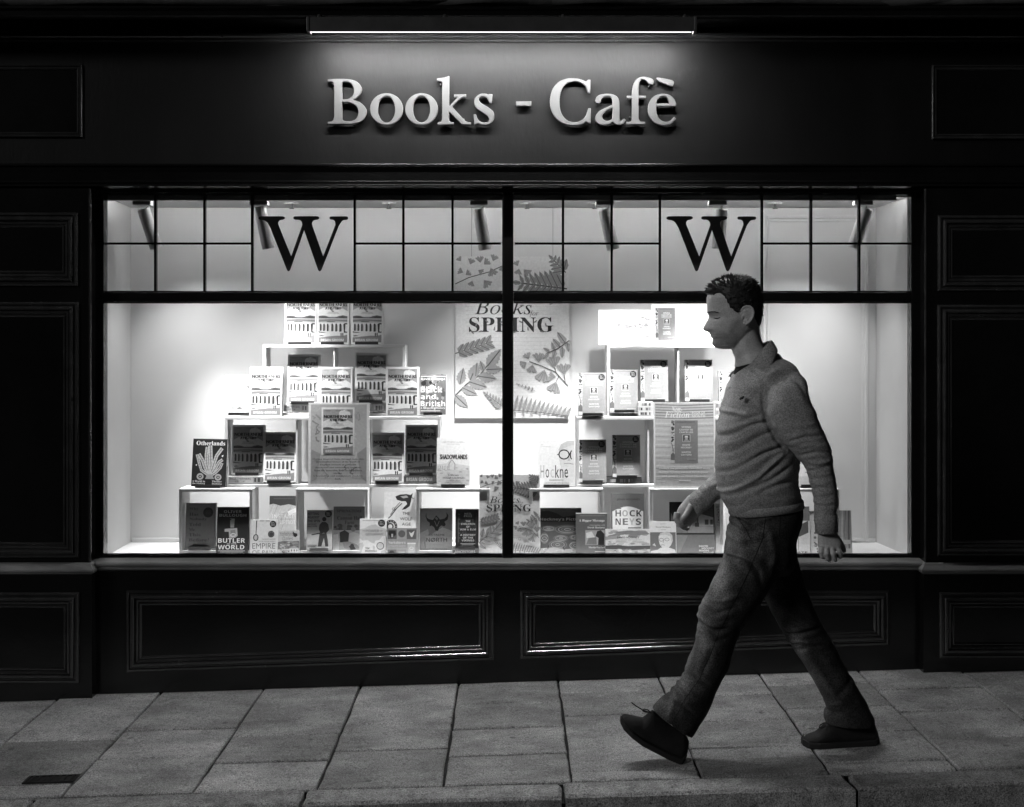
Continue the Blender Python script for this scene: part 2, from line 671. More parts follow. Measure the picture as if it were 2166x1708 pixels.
# ================================================================== THE GROUND
COLX = [-3.38, -2.92, -2.47, -2.02, -1.575, -1.115, -0.68, -0.24, 0.208, 0.66, 1.11, 1.555, 2.0, 2.45, 2.9, 3.36]
KERB_Y, KERB_W = -1.358, 0.15
JOINTS = {  # transverse joints seen in each column: photo pixels (x, y)
    3: [(150, 1566), (60, 1661)], 4: [(390, 1543), (220, 1607)], 5: [(430, 1560), (390, 1617)], 6: [(660, 1535), (620, 1592)],
    7: [(860, 1494), (845, 1547), (830, 1603)], 8: [(1070, 1470), (1075, 1519), (1080, 1637)], 9: [(1300, 1478), (1300, 1532), (1330, 1588)],
    10: [(1560, 1453), (1570, 1502), (1610, 1555), (1650, 1617)], 11: [(1740, 1463), (1790, 1509), (1860, 1566)],
    12: [(2010, 1488), (2060, 1538), (2110, 1600)], 2: [(20, 1600)], 13: [(2150, 1510), (2160, 1560)]}

pv = bpy.data.objects.new('pavement', MB().rings([[Vector((x, y, ground_z(x, y) - dz)) for x, y in ((-6, KERB_Y), (6, KERB_Y), (6, -0.02), (-6, -0.02))] for dz in (0.012, 0.10)]).mesh('pavement'))
C.objects.link(pv)
pv.data.materials.append(M['joint'])
pv['kind'] = 'structure'


def slab_mb(x0, x1, ya, yb, rg, top=0.0, drop=0.03, cham=0.005, gap=0.0035, jit=0.0022):
    xm, ym = (x0 + x1) / 2, (ya + yb) / 2
    tx, ty, tz = rg.uniform(-0.006, 0.006), rg.uniform(-0.005, 0.005), rg.uniform(-0.0018, 0.0018)
    edge = []
    a, b, c, d = x0 + gap, x1 - gap, ya + gap, yb - gap
    n = 4
    for (p, q) in (((a, c), (b, c)), ((b, c), (b, d)), ((b, d), (a, d)), ((a, d), (a, c))):
        for i in range(n):
            t = i / n
            x, y = p[0] + (q[0] - p[0]) * t, p[1] + (q[1] - p[1]) * t
            edge.append((x + rg.uniform(-jit, jit) * 1.0, y + rg.uniform(-jit, jit)))

    def z(x, y, dz):
        return ground_z(x, y) + top + tz + tx * (x - xm) + ty * (y - ym) - dz
    sh = lambda x, y, k: (xm + (x - xm) * (1 - k / max(x1 - xm, 1e-6)), ym + (y - ym) * (1 - k / max(yb - ym, 1e-6)))
    inner = [sh(x, y, cham) for x, y in edge]
    return MB().rings([[(x, y, z(x, y, 0)) for x, y in inner], [(x, y, z(x, y, cham * 0.8)) for x, y in edge], [(x, y, z(x, y, drop)) for x, y in edge]])


rg = random.Random(3)
for ci in range(len(COLX) - 1):
    ys = sorted(ground_pt(*q)[1] for q in JOINTS.get(ci, []))
    if not ys:
        ys = [-1.358 + rg.uniform(0.3, 0.45), -0.55 + rg.uniform(-0.1, 0.1)]
    ys = [KERB_Y + 0.004] + [y for y in ys if KERB_Y + 0.05 < y < -0.12] + [-0.055]
    for k in range(len(ys) - 1):
        obj('paving_slab', slab_mb(COLX[ci], COLX[ci + 1], ys[k], ys[k + 1], rg, gap=0.0048, jit=0.003), M['slab'], pv)
for x0, x1 in ((-3.3, -2.2), (-2.2, -0.93), (-0.93, 0.21), (0.21, 1.48), (1.48, 3.3)):
    obj('wall_foot_strip', slab_mb(x0, x1, -0.054, -0.004, rg, top=0.012, drop=0.05, gap=0.002), M['plinth'], pv)

kb = bpy.data.objects.new('kerb', MB().rings([[Vector((x, y, ground_z(x, KERB_Y) - dz)) for x, y in ((-6, KERB_Y - KERB_W + 0.02), (6, KERB_Y - KERB_W + 0.02), (6, KERB_Y - 0.002), (-6, KERB_Y - 0.002))] for dz in (0.03, 0.2)]).mesh('kerb'))
C.objects.link(kb)
kb.data.materials.append(M['joint'])
kb['kind'] = 'structure'
for x0, x1 in ((-3.6, -2.62), (-2.62, -1.66), (-1.66, -0.715), (-0.715, 0.175), (0.175, 1.16), (1.16, 2.12), (2.12, 3.1), (3.1, 4.0)):
    obj('kerb_stone', slab_mb(x0, x1, KERB_Y - KERB_W, KERB_Y - 0.003, rg, top=0.002, drop=0.19, cham=0.012, gap=0.006, jit=0.004), M['kerb'], kb)

road = obj('road', MB().box((-30, -26, -1.3), (30, KERB_Y - KERB_W + 0.03, -1.2)), M['asphalt'], kind='structure')
me = road.data
for v in me.vertices:     # the road follows the slope of the street
    v.co.z = (-0.13 if v.co.z > -1.25 else -0.5) + 0.0308 * v.co.x

dr = thing('drain_cover', 'small black iron drain slot let into the pavement at the far left near the kerb', 'drain cover')
dx, dy = ground_pt(108, 1650)
base = MB()
for i in range(7):
    x = dx - 0.072 + i * 0.024
    base.box((x - 0.005, dy - 0.03, 0), (x + 0.005, dy + 0.03, 0.004))
fr_ = MB().box((dx - 0.092, dy - 0.038, 0), (dx + 0.092, dy - 0.03, 0.005)).box((dx - 0.092, dy + 0.03, 0), (dx + 0.092, dy + 0.038, 0.005)).box((dx - 0.092, dy - 0.03, 0), (dx - 0.082, dy + 0.03, 0.005)).box((dx + 0.082, dy - 0.03, 0), (dx + 0.092, dy + 0.03, 0.005))
bed = MB().box((dx - 0.082, dy - 0.03, -0.0), (dx + 0.082, dy + 0.03, 0.002))
for nm, m_ in (('bar_grid', base), ('rim', fr_), ('bed', bed)):
    o = obj(nm, m_, M['iron'], dr)
    for v in o.data.vertices:
        v.co.z += ground_z(v.co.x, v.co.y) + 0.0005

# ================================================================== THE SHOP FRONT
shop = thing('bookshop', 'black painted bookshop front with panelled pilasters and one wide lit window', 'shop front')
XL, XR = -3.3, 3.3


def inset(q, d):
    """corners of a convex quad moved inwards by d (X, Z plane)"""
    n = len(q)
    cen = sum((Vector(p) for p in q), Vector((0, 0))) / n
    ln = []
    for i in range(n):
        a, b = Vector(q[i]), Vector(q[(i + 1) % n])
        t = (b - a).normalized()
        nn = Vector((-t.y, t.x))
        if nn.dot(cen - a) < 0:
            nn = -nn
        ln.append((a + nn * d, t))
    out = []
    for i in range(n):
        p, t = ln[i - 1]
        q2, u = ln[i]
        den = t.x * u.y - t.y * u.x
        k = ((q2.x - p.x) * u.y - (q2.y - p.y) * u.x) / den
        out.append(p + t * k)
    return out


def moulding(corners, Y, profile, name='panel_moulding', parent=None, cap=True):
    """mitred frame: corners are pixels at depth Y, profile is (inset, height) in metres; the last ring closes as the panel"""
    q = [(p.x, p.z) for p in (P(x, y, Y) for x, y in corners)]
    rg_ = []
    for d, h in profile:
        rg_.append([(p.x, Y - h, p.y) for p in inset(q, d)])
    if parent is not None:
        obj('panel', MB().rings([[(x, y + .0005, z) for x, y, z in rg_[-1]], [(x, y + .004, z) for x, y, z in rg_[-1]]]), M['paint'], parent)
    return obj(name, MB().rings(rg_, cap=False), M['lit_trim'], parent)


BOLD = [(0, -0.004), (0.001, 0.008), (0.003, 0.011), (0.0065, 0.0135), (0.012, 0.014), (0.014, 0.012), (0.015, 0.007), (0.020, 0.008), (0.022, 0.0135), (0.0255, 0.018), (0.030, 0.0205), (0.0345, 0.0205), (0.0375, 0.017), (0.039, 0.008), (0.0415, 0.0105), (0.046, 0.012), (0.050, 0.0112), (0.0535, 0.0075), (0.056, 0.004), (0.060, 0.0075), (0.063, 0.008), (0.066, 0.0062), (0.0685, 0.0035), (0.0695, 0.002)]
SLIM = [(0, -0.004), (0.001, 0.007), (0.003, 0.0105), (0.006, 0.012), (0.009, 0.0105), (0.011, 0.006), (0.016, 0.006), (0.018, 0.009), (0.021, 0.0085), (0.0245, 0.0045), (0.026, 0.002)]


def wobble(mb, amp=0.0006, cell=0.25):
    """old painted joinery is never quite straight"""
    for i, v in enumerate(mb.v):
        n = mnoise.noise_vector(Vector(v) / cell)
        mb.v[i] = (v[0] + n.x * amp, v[1] + n.y * amp, v[2] + n.z * amp)
    return mb


# ---- fascia with its cornice above and the beam below
YF = -0.05
fz = lambda y, Y: P(0, y, Y).z


def hprofile(name, prof, x0=XL, x1=XR, parent=shop, m='paint', segs=26):
    """a run of moulding along the whole front: prof is (Y, z) seen from the left, closed"""
    rgs = [[(x0 + (x1 - x0) * i / segs, y, z) for y, z in prof] for i in range(segs + 1)]
    return obj(name, wobble(MB().rings(rgs), 0.0005, 0.35), M[m], parent)


# sign board
fas = obj('fascia_board', MB().box((XL, YF, fz(352, YF)), (XR, 0.10, fz(70, YF))), M['fascia'], shop)
# small moulding over the sign board, under the soffit
hprofile('fascia_moulding', [(YF + .01, fz(92, YF)), (YF - .008, fz(92, YF)), (YF - .018, fz(90, YF)), (YF - .022, fz(88.5, YF)), (YF - .019, fz(86.5, YF)), (YF - .012, fz(85, YF)), (YF - .03, fz(83.5, YF)), (YF - .036, fz(81, YF)), (YF - .033, fz(78.5, YF)), (YF - .024, fz(77, YF)), (YF - .02, fz(74.5, YF)), (YF + .01, fz(70, YF))], m='lit_trim')
zs = P(0, 40, -0.24).z
hprofile('cornice', [(0.1, zs), (-0.24, zs), (-0.243, zs + .006), (-0.25, zs + .012), (-0.25, zs + .034), (-0.262, zs + .04), (-0.262, zs + .05), (0.1, zs + .055)])
# upper wall, out of the picture for most of its height
obj('upper_wall', MB().box((XL, -0.02, zs + 0.055), (XR, 0.10, zs + 1.4)), M['paint'], shop)
# beam under the sign board: ledges that catch the light of the strip
z0, z1, z2, z3, z4 = fz(346, -0.10), fz(350.5, -0.10), fz(384, -0.10), fz(391.5, -0.12), fz(400, -0.05)
nose = lambda yf, zt, r: [(yf + r * (1 - math.sin(a)), zt - r * (1 - math.cos(a))) for a in np.linspace(0, math.pi / 2, 6)]
hprofile('cornice_beam', [(0.1, z0 + .003), (YF - .001, z0 + .003)] + nose(-0.097, z0 + .001, 0.0065) + [(-0.097, z1), (-0.088, z1 - .006), (-0.084, z2 + .006)] + nose(-0.103, z2 + .003, 0.0055) + [(-0.103, z2 - .006), (-0.098, z2 - .009)] + nose(-0.112, z3 + .004, 0.005) + [(-0.112, z3 - .005), (-0.075, z3 - .009), (-0.05, z4), (0.1, z4)])
# raised panels at the ends of the sign board
con = MB()
moulding([(-160, 137), (175, 137), (175, 292), (-160, 292)], YF, SLIM, 'fascia_panel', shop)
moulding([(1970, 138), (2330, 138), (2330, 296), (1970, 296)], YF, SLIM, 'fascia_panel', shop)

# ---- stall riser under the window
zsill_b, zsill_f = fz(1181.5, -0.045), fz(1191.5, -0.11)
YR = -0.078
ris = obj('stall_riser', MB().rings([[(P(190, 0, YR).x, YR, -0.3), (P(1966, 0, YR).x, YR, -0.2), (P(1966, 0, YR).x, YR, zsill_f - .02), (P(190, 0, YR).x, YR, zsill_f - .02)],
                                     [(P(190, 0, YR).x, 0.05, -0.3), (P(1966, 0, YR).x, 0.05, -0.2), (P(1966, 0, YR).x, 0.05, zsill_f - .02), (P(190, 0, YR).x, 0.05, zsill_f - .02)]]), M['paint'], shop)
moulding([(268, 1248), (1045, 1248), (1045, 1396), (268, 1422)], YR, BOLD, 'panel_moulding', ris)
moulding([(1100, 1248), (1880, 1249), (1880, 1364), (1100, 1394)], YR, BOLD, 'panel_moulding', ris)
# a weathered sill, sloping outwards
xa, xb = P(203, 0, -.09).x, P(1953, 0, -.09).x
hprofile('window_sill', [(0.03, zsill_b + .002), (-0.045, zsill_b), (-0.100, zsill_f + .002), (-0.104, zsill_f - .001), (-0.106, zsill_f - .006), (-0.104, zsill_f - .014), (-0.096, zsill_f - .018), (-0.092, zsill_f - .032), (-0.07, zsill_f - .042), (0.03, zsill_f - .045)], xa, xb, shop, 'sill')

# ---- pilasters
YP = -0.12


def pilaster(side):
    pl = bpy.data.objects.new('pilaster', None)
    C.objects.link(pl)
    pl.parent = shop
    s_ = lambda x: x if side < 0 else 2166 - x        # the right one is nearly the mirror image
    dx_ = 0 if side < 0 else 24
    e = 188
    ex = P(s_(e) - (0 if side < 0 else 18), 0, YP).x
    far = XL if side < 0 else XR
    zt, zb = fz(399, YP), fz(1196, YP)
    obj('shaft', wobble(MB().box((far, YP, zb), (ex, 0.10, zt)), 0.0004), M['paint'], pl, bevel=0.003)
    obj('lit_edge_bead', MB().tube([(ex - side * .004, YP + .002, zb + .014), (ex - side * .004, YP + .002, zt - .001)], .006, 10), M['lit_trim'], pl)  # bead added in the lighter paint to give the edge a lit line
    # moulded band at sill height
    pj = [(0.0, zb + .012), (0.012, zb + .008), (0.016, zb), (0.026, zb - .012), (0.03, zb - .018), (0.03, zb - .026), (0.022, zb - .03), (0.02, zb - .036), (0.0, zb - .04)]
    rgs = []
    for d, z in pj:
        xe = ex - side * d
        rgs.append([(far, YP - d, z), (xe, YP - d, z), (xe, 0.0, z), (far, 0.0, z)])
    obj('band', MB().rings(rgs), M['sill'], pl)
    xb_ = ex - side * 0.02
    obj('base', MB().box((far, YP - 0.02, -0.3), (xb_, 0.05, zb - .038)), M['paint'], pl, bevel=0.003)
    if side < 0:
        moulding([(-190, 450), (165, 450), (165, 606), (-190, 606)], YP, BOLD, 'panel_moulding', pl)
        moulding([(-190, 639), (167, 639), (167, 1180), (-190, 1180)], YP, BOLD, 'panel_moulding', pl)
        moulding([(-190, 1253), (168, 1253), (168, 1445), (-190, 1445)], YP - 0.02, BOLD, 'panel_moulding', pl)
    else:
        moulding([(1983, 456), (2350, 456), (2350, 616), (1983, 616)], YP, BOLD, 'panel_moulding', pl)
        moulding([(1982, 645), (2350, 645), (2350, 1176), (1982, 1176)], YP, BOLD, 'panel_moulding', pl)
        moulding([(1986, 1253), (2350, 1253), (2350, 1392), (1986, 1392)], YP - 0.02, BOLD, 'panel_moulding', pl)
    return pl


pilaster(-1)
pilaster(1)

# ---- the window: frame, glazing bars, panes
win = bpy.data.objects.new('display_window', None)
C.objects.link(win)
win.parent = shop
YW = -0.035


def bar(name, x0, y0, x1, y1, Yf=YW, Yb=0.03, bv=0.004):
    return obj(name, wobble(MB().pbox(x0, y0, x1, y1, Yf, Yb), 0.0004), M['paint'], win, bevel=bv)


bar('frame_stile', 199, 399, 218.5, 1182)
bar('frame_stile', 1928, 399, 1954, 1182)
bar('frame_head', 218.7, 398, 1927.8, 409, YW + 0.002)
bar('frame_foot', 218.7, 1174.5, 1927.8, 1182.5, YW + 0.004)
bar('mullion', 1062, 409.2, 1086, 1182.0, YW - 0.012, 0.03, 0.008)
bar('transom', 218.7, 619, 1061.8, 639)
bar('transom', 1086.2, 619, 1927.8, 639)
def strip(x0, y0, x1, y1, Yf, Yb, n=60):
    mb = MB()
    rg_ = []
    for i in range(n + 1):
        x = x0 + (x1 - x0) * i / n
        a, b = P(x, y1, Yf), P(x, y0, Yf)
        rg_.append([(a.x, Yf, a.z), (a.x, Yb, a.z), (a.x, Yb, b.z), (a.x, Yf, b.z)])
    return mb.rings(rg_)


for a, b in ((218.6, 1061.9), (1086.1, 1927.9)):
    for y0, y1 in ((409.1, 412.2), (615.8, 618.9), (639.1, 642.2), (1171.6, 1174.4)):      # putty fillets round the glass
        obj('putty_fillet', wobble(strip(a, y0, b, y1, -0.012, 0.008), 0.0016, 0.035), M['paint'], win)
cells = []
for vx, x0, x1 in (([328, 432, 533, 750, 853, 957], 218.6, 1061.9), ([1191, 1294, 1396, 1612, 1716, 1818], 1086.1, 1927.9)):
    for x in vx:
        obj('glazing_bar', wobble(MB().pbox(x - 2.4, 409.2, x + 2.4, 618.9, -0.012, 0.012), 0.0005, 0.1), M['paint'], win)
    for a, b in ((x0, vx[0]), (vx[0], vx[1]), (vx[1], vx[2]), (vx[3], vx[4]), (vx[4], vx[5]), (vx[5], x1)):
        obj('glazing_bar', MB().pbox(a + 2.4, 513.2, b - 2.4, 517.6, -0.010, 0.010), M['paint'], win)
        cells += [(a, 409, b, 515.4), (a, 515.4, b, 619)]
    cells += [(vx[2], 409, vx[3], 619), (x0, 639, x1, 1175)]
for a, y0, b, y1 in cells:
    obj('pane', MB().pbox(a + 0.6, y0 + 0.6, b - 0.6, y1 - 0.6, -0.002, 0.002), M['glass'], win)

# ---- the inside of the display
ZC = 2.182
ZD = fz(1174, 0.09)
YB = 0.48
dsp = bpy.data.objects.new('display_case', None)
C.objects.link(dsp)
dsp.parent = shop
XLW, XRW = -1.873, 1.798
obj('back_wall', MB().box((-2.0, YB, ZD - .1), (2.0, YB + .05, ZC + .1)), M['wall'], dsp)
obj('side_wall', MB().rings([[(-2.0, 0.031, ZD - .1), (XLW + .012, 0.031, ZD - .1), (XLW - .004, YB - .001, ZD - .1), (-2.0, YB - .001, ZD - .1)], [(-2.0, 0.031, ZC), (XLW + .012, 0.031, ZC), (XLW - .004, YB - .001, ZC), (-2.0, YB - .001, ZC)]]), M['wall'], dsp)
obj('side_wall', MB().rings([[(2.0, 0.031, ZD - .1), (XRW + .026, 0.031, ZD - .1), (XRW - .006, YB - .001, ZD - .1), (2.0, YB - .001, ZD - .1)], [(2.0, 0.031, ZC), (XRW + .026, 0.031, ZC), (XRW - .006, YB - .001, ZC), (2.0, YB - .001, ZC)]]), M['wall'], dsp)
obj('ceiling', MB().box((-2.0, 0.031, ZC), (2.0, YB + .05, ZC + .05)), M['ceil'], dsp)
obj('display_floor', MB().box((-2.0, 0.031, ZD - .05), (2.0, YB + .05, ZD)), M['ceil'], dsp)
obj('floor_skirting', MB().box((XLW + .002, YB - .014, ZD), (XRW - .01, YB - .0005, ZD + .022)), M['wall'], dsp, bevel=0.003)
rail = obj('light_rail', MB().box((XLW + .02, 0.032, ZC - .016), (P(1894, 0, .05).x, 0.050, ZC - .0005)), M['can'], dsp, bevel=0.002)
obj('rail_strip', MB().box((XLW + .06, 0.0502, ZC - .0125), (P(1890, 0, .05).x, 0.0525, ZC - .0035)), M['rail_led'], rail)

# the panelled door in the back wall
door = thing('panel_door', 'pale closed door with thin architrave in the right part of the back wall', 'door')
def dframe(x0, y0, x1, y1, w, Yf, Yb):
    mb = MB()
    mb.pbox(x0, y0, x0 + w, y1, Yf, Yb).pbox(x1 - w, y0, x1, y1, Yf, Yb).pbox(x0 + w, y0, x1 - w, y0 + w, Yf, Yb)
    return mb
obj('architrave', dframe(1614, 455, 1838, 1147, 8, YB - .022, YB - .001), M['wall'], door, bevel=0.004)
obj('architrave_bead', dframe(1622.4, 463.4, 1829.6, 1147, 6, YB - .012, YB - .001), M['wall'], door, bevel=0.002)
obj('leaf', MB().pbox(1628.6, 469.6, 1823.4, 1146, YB - .005, YB - .0006), M['wall'], door)
obj('threshold', MB().pbox(1630, 1139, 1822, 1145, YB - .03, YB - .0055), M['shelf'], door, bevel=0.002)

# ceiling roses / sprinkler heads
for px, lb in ((617, 'small sprinkler head on the display ceiling above the left black letter'), (823, 'small sprinkler head on the display ceiling right of the left black letter'),
               (1115, 'small sprinkler head on the display ceiling just right of the middle mullion'), (1258, 'small sprinkler head on the display ceiling beside the fourth spotlight'),
               (1640, 'small sprinkler head on the display ceiling above the pale door')):
    x = P(px, 0, 0.28).x
    t = thing('sprinkler_head', lb, 'sprinkler', 'sprinkler heads on the display ceiling', (x, 0.28, ZC))
    obj('rose', MB().tube([(0, 0, 0), (0, 0, -0.004)], [0.034, 0.03], 20), M['can'], t, smooth=False)
    obj('nozzle', MB().tube([(0, 0, -0.004), (0, 0, -0.022), (0, 0, -0.023), (0, 0, -0.027)], [0.005, 0.005, 0.011, 0.012], 12), M['steel'], t)

# ================================================================== THE SIGN
SK = 0.3205          # scale and origin of the two tracings
def S1(p): return ((676.9 + SK * p[0], 152.3 + SK * p[1]) + tuple(p[2:]))
def S2(p): return ((1071.7 + SK * p[0], 152.3 + SK * p[1]) + tuple(p[2:]))
c = 1
GL = [
 ('B', S1, [[(55,53,c),(180,53),(240,68),(272,105),(268,140),(240,172),(207,186,c),(265,207),(304,250),(298,297),(265,330),(200,344,c),(55,344,c),(55,335,c),(85,329),(97,300,c),(97,92,c),(85,69),(55,64,c)],
            [(145,68,c),(175,63),(208,76),(227,115),(222,155),(195,181),(165,187),(145,187,c)], [(145,198,c),(195,201),(240,225),(257,265),(245,308),(212,329),(170,332),(148,320),(145,298,c)]]),
 ('o', S1, [[(440+106*math.cos(a),248+102*math.sin(a)) for a in np.linspace(0,2*math.pi,24)[:-1]], [(440+59*math.cos(a),249+91*math.sin(a)) for a in np.linspace(0,2*math.pi,24)[:-1]]]),
 ('o', S1, [[(671+105*math.cos(a),248+102*math.sin(a)) for a in np.linspace(0,2*math.pi,24)[:-1]], [(671+59*math.cos(a),249+91*math.sin(a)) for a in np.linspace(0,2*math.pi,24)[:-1]]]),
 ('k', S1, [[(775,49,c),(818,42),(850,33,c),(850,236,c),(903,182),(912,168),(888,164,c),(888,154,c),(962,154,c),(962,164,c),(935,170),(905,196),(868,232,c),(955,325),(975,335),(995,338,c),(995,347,c),(938,347,c),(850,258,c),(850,320),(860,335),(881,338,c),(881,347,c),(780,347,c),(780,338,c),(800,334),(808,316),(808,78),(800,63),(775,60,c)]]),
 ('s', S1, [[(1135,152,c),(1132,205,c),(1122,205,c),(1105,172),(1078,159),(1050,170),(1047,190),(1062,210),(1110,240),(1140,265),(1148,300),(1130,335),(1095,350),(1060,346),(1042,339),(1020,348,c),(1018,285,c),(1028,285,c),(1044,322),(1075,339),(1105,334),(1119,315),(1108,292),(1070,265),(1033,238),(1021,205),(1028,175),(1055,153),(1085,148),(1110,154),(1122,152,c)]]),
 ('-', S2, [[(66,200,c),(160,200,c),(160,224,c),(66,224,c)]]),
 ('C', S2, [[(550,57,c),(550,138,c),(538,138,c),(518,92),(485,68),(445,62),(395,76),(360,120),(346,195),(356,270),(392,320),(440,338),(490,327),(520,300),(541,245,c),(552,245,c),(552,338,c),(540,338,c),(524,326,c),(490,346),(445,352),(390,345),(335,315),(298,255),(288,190),(305,120),(345,72),(395,50),(440,47),(490,55),(522,70,c),(538,57,c)]]),
 ('a', S2, [[(588,190),(602,163),(645,150),(695,153),(728,170),(741,205),(741,305),(752,327),(775,315,c),(782,320,c),(768,340),(745,350),(718,345),(700,326,c),(680,342),(640,350),(605,342),(587,318),(592,288),(618,260),(660,240),(700,220,c),(700,190),(690,168),(665,159),(640,164),(623,180),(618,200),(605,208),(591,203)],
            [(700,234,c),(660,252),(633,280),(629,305),(645,325),(672,328),(700,312,c)]]),
 ('f', S2, [[(795,335,c),(820,332),(828,312,c),(828,173,c),(796,173,c),(796,162,c),(828,162,c),(832,110),(850,62),(890,38),(935,42),(966,58),(965,78),(945,82),(930,68),(912,52),(888,52),(872,75),(868,120),(868,162,c),(916,162,c),(916,173,c),(868,173,c),(868,312,c),(880,332),(910,335,c),(910,346,c),(795,346,c)]]),
 ('e', S2, [[(1116,226,c),(985,226,c),(986,270),(1005,313),(1040,334),(1078,328),(1104,302,c),(1113,310,c),(1085,340),(1040,352),(985,340),(945,300),(935,250),(945,200),(975,165),(1020,150),(1065,155),(1100,180),(1114,210)], [(1074,214,c),(985,214,c),(993,185),(1015,163),(1040,158),(1062,172),(1071,195)]]),
 ('`', S2, [[(988,46),(1002,43),(1090,60),(1101,75),(1090,93),(1065,88),(1000,60)]]),
]
sign = thing('shop_sign', 'white raised serif lettering Books - lettering on the dark sign board', 'sign')
sign['label'] = 'large white raised letters reading Books and Cafe on the black sign board'
YL = YF - 0.020
acc = None
for ch, tf, loops in GL:
    L = [[P(p.x, p.y, YL) for p in spline([tf(q) for q in lp])] for lp in loops]
    me = curve_mesh([[(p.x, p.z) for p in lp] for lp in L], 0.006, 0.0018)
    nm = {'-': 'dash', '`': 'accent'}.get(ch, 'letter')
    o = obj(nm, me, M['letter'], sign, loc=(0, YL, 0))
    # stand-off pins behind the letter
    xs = [p.x for p in L[0]]; zz = [p.z for p in L[0]]
    for p in (L[0][0], L[0][len(L[0]) // 2]):
        cx, cz = p.x * 0.8 + 0.2 * sum(xs) / len(xs), p.z * 0.8 + 0.2 * sum(zz) / len(zz)
        obj('pin', MB().tube([(cx, 0.0, cz), (cx, 0.0195, cz)], 0.003, 8), M['steel'], o)

# black letters on the upper panes
WK = 0.1648
WP = [(60,45),(345,45),(368,62),(345,80),(300,91),(281,130),(290,165,c),(452,565,c),(597,155,c),(591,115),(560,86),(500,80),(482,62),(500,45),(790,45),(808,62),(790,80),(740,90),(716,125),(722,165,c),(862,565,c),(1024,150,c),(1016,105),(990,84),(957,79),(946,62),(960,47),(1165,47),(1180,65),(1165,82),(1110,92),(1060,160,c),(840,722),(818,743),(798,722),(617,205,c),(438,722),(420,743),(400,726),(190,190,c),(152,125),(110,93),(50,80),(35,62)]
for dx_, lb in ((0, 'large black serif letter W on the upper glass, left half of the window'), (863.0, 'large black serif letter W on the upper glass, above the walking man')):
    pts = [P(541.5 + WK * p.x + dx_, 451.3 + WK * p.y, -0.008) for p in spline(WP, 5)]
    o = obj('window_letter', curve_mesh([[(p.x, p.z) for p in pts]], 0.003, 0.0012), M['vinyl'], loc=(0, -0.0068, 0))
    tag(o, lb, 'letter', 'black letters on the window glass')

# ================================================================== LAMPS
lamp = thing('sign_light', 'long black trough light with a bright strip hanging over the shop sign', 'light')
yl = -0.30
zl = P(0, 66, yl - .02).z
xa, xb = P(657, 0, yl).x, P(1466, 0, yl).x
hs = MB()
hs.box((xa, yl - .035, zl + .05), (xb, yl + .035, zl + .056)).box((xa, yl - .035, zl - .0060), (xb, yl - .030, zl + .05)).box((xa, yl + .030, zl + .012), (xb, yl + .035, zl + .05))
obj('housing', hs, M['steel'], lamp)
for x in (xa, xb):
    s_ = 1 if x > 0 else -1
    obj('end_cap', MB().box((x, yl - .038, zl - .004), (x + s_ * .012, yl + .038, zl + .058)), M['steel'], lamp, bevel=0.002)
for f in (0.02, 0.35, 0.66, 0.98):
    x = xa + (xb - xa) * f
    obj('bracket', MB().tube([(x, yl, zl + .055), (x, yl + .02, zl + .075), (x, YF - .04, zl + .075)], 0.008, 8), M['steel'], lamp)
obj('diffuser_edge', MB().box((xa + .012, yl - .0345, zl - .0098), (xb - .012, yl - .031, zl - .0062)), M['led_edge'], lamp)
obj('led_strip', MB().box((xa + .012, yl - .006, zl + .004), (xb - .012, yl + .006, zl + .010)), M['led'], lamp)

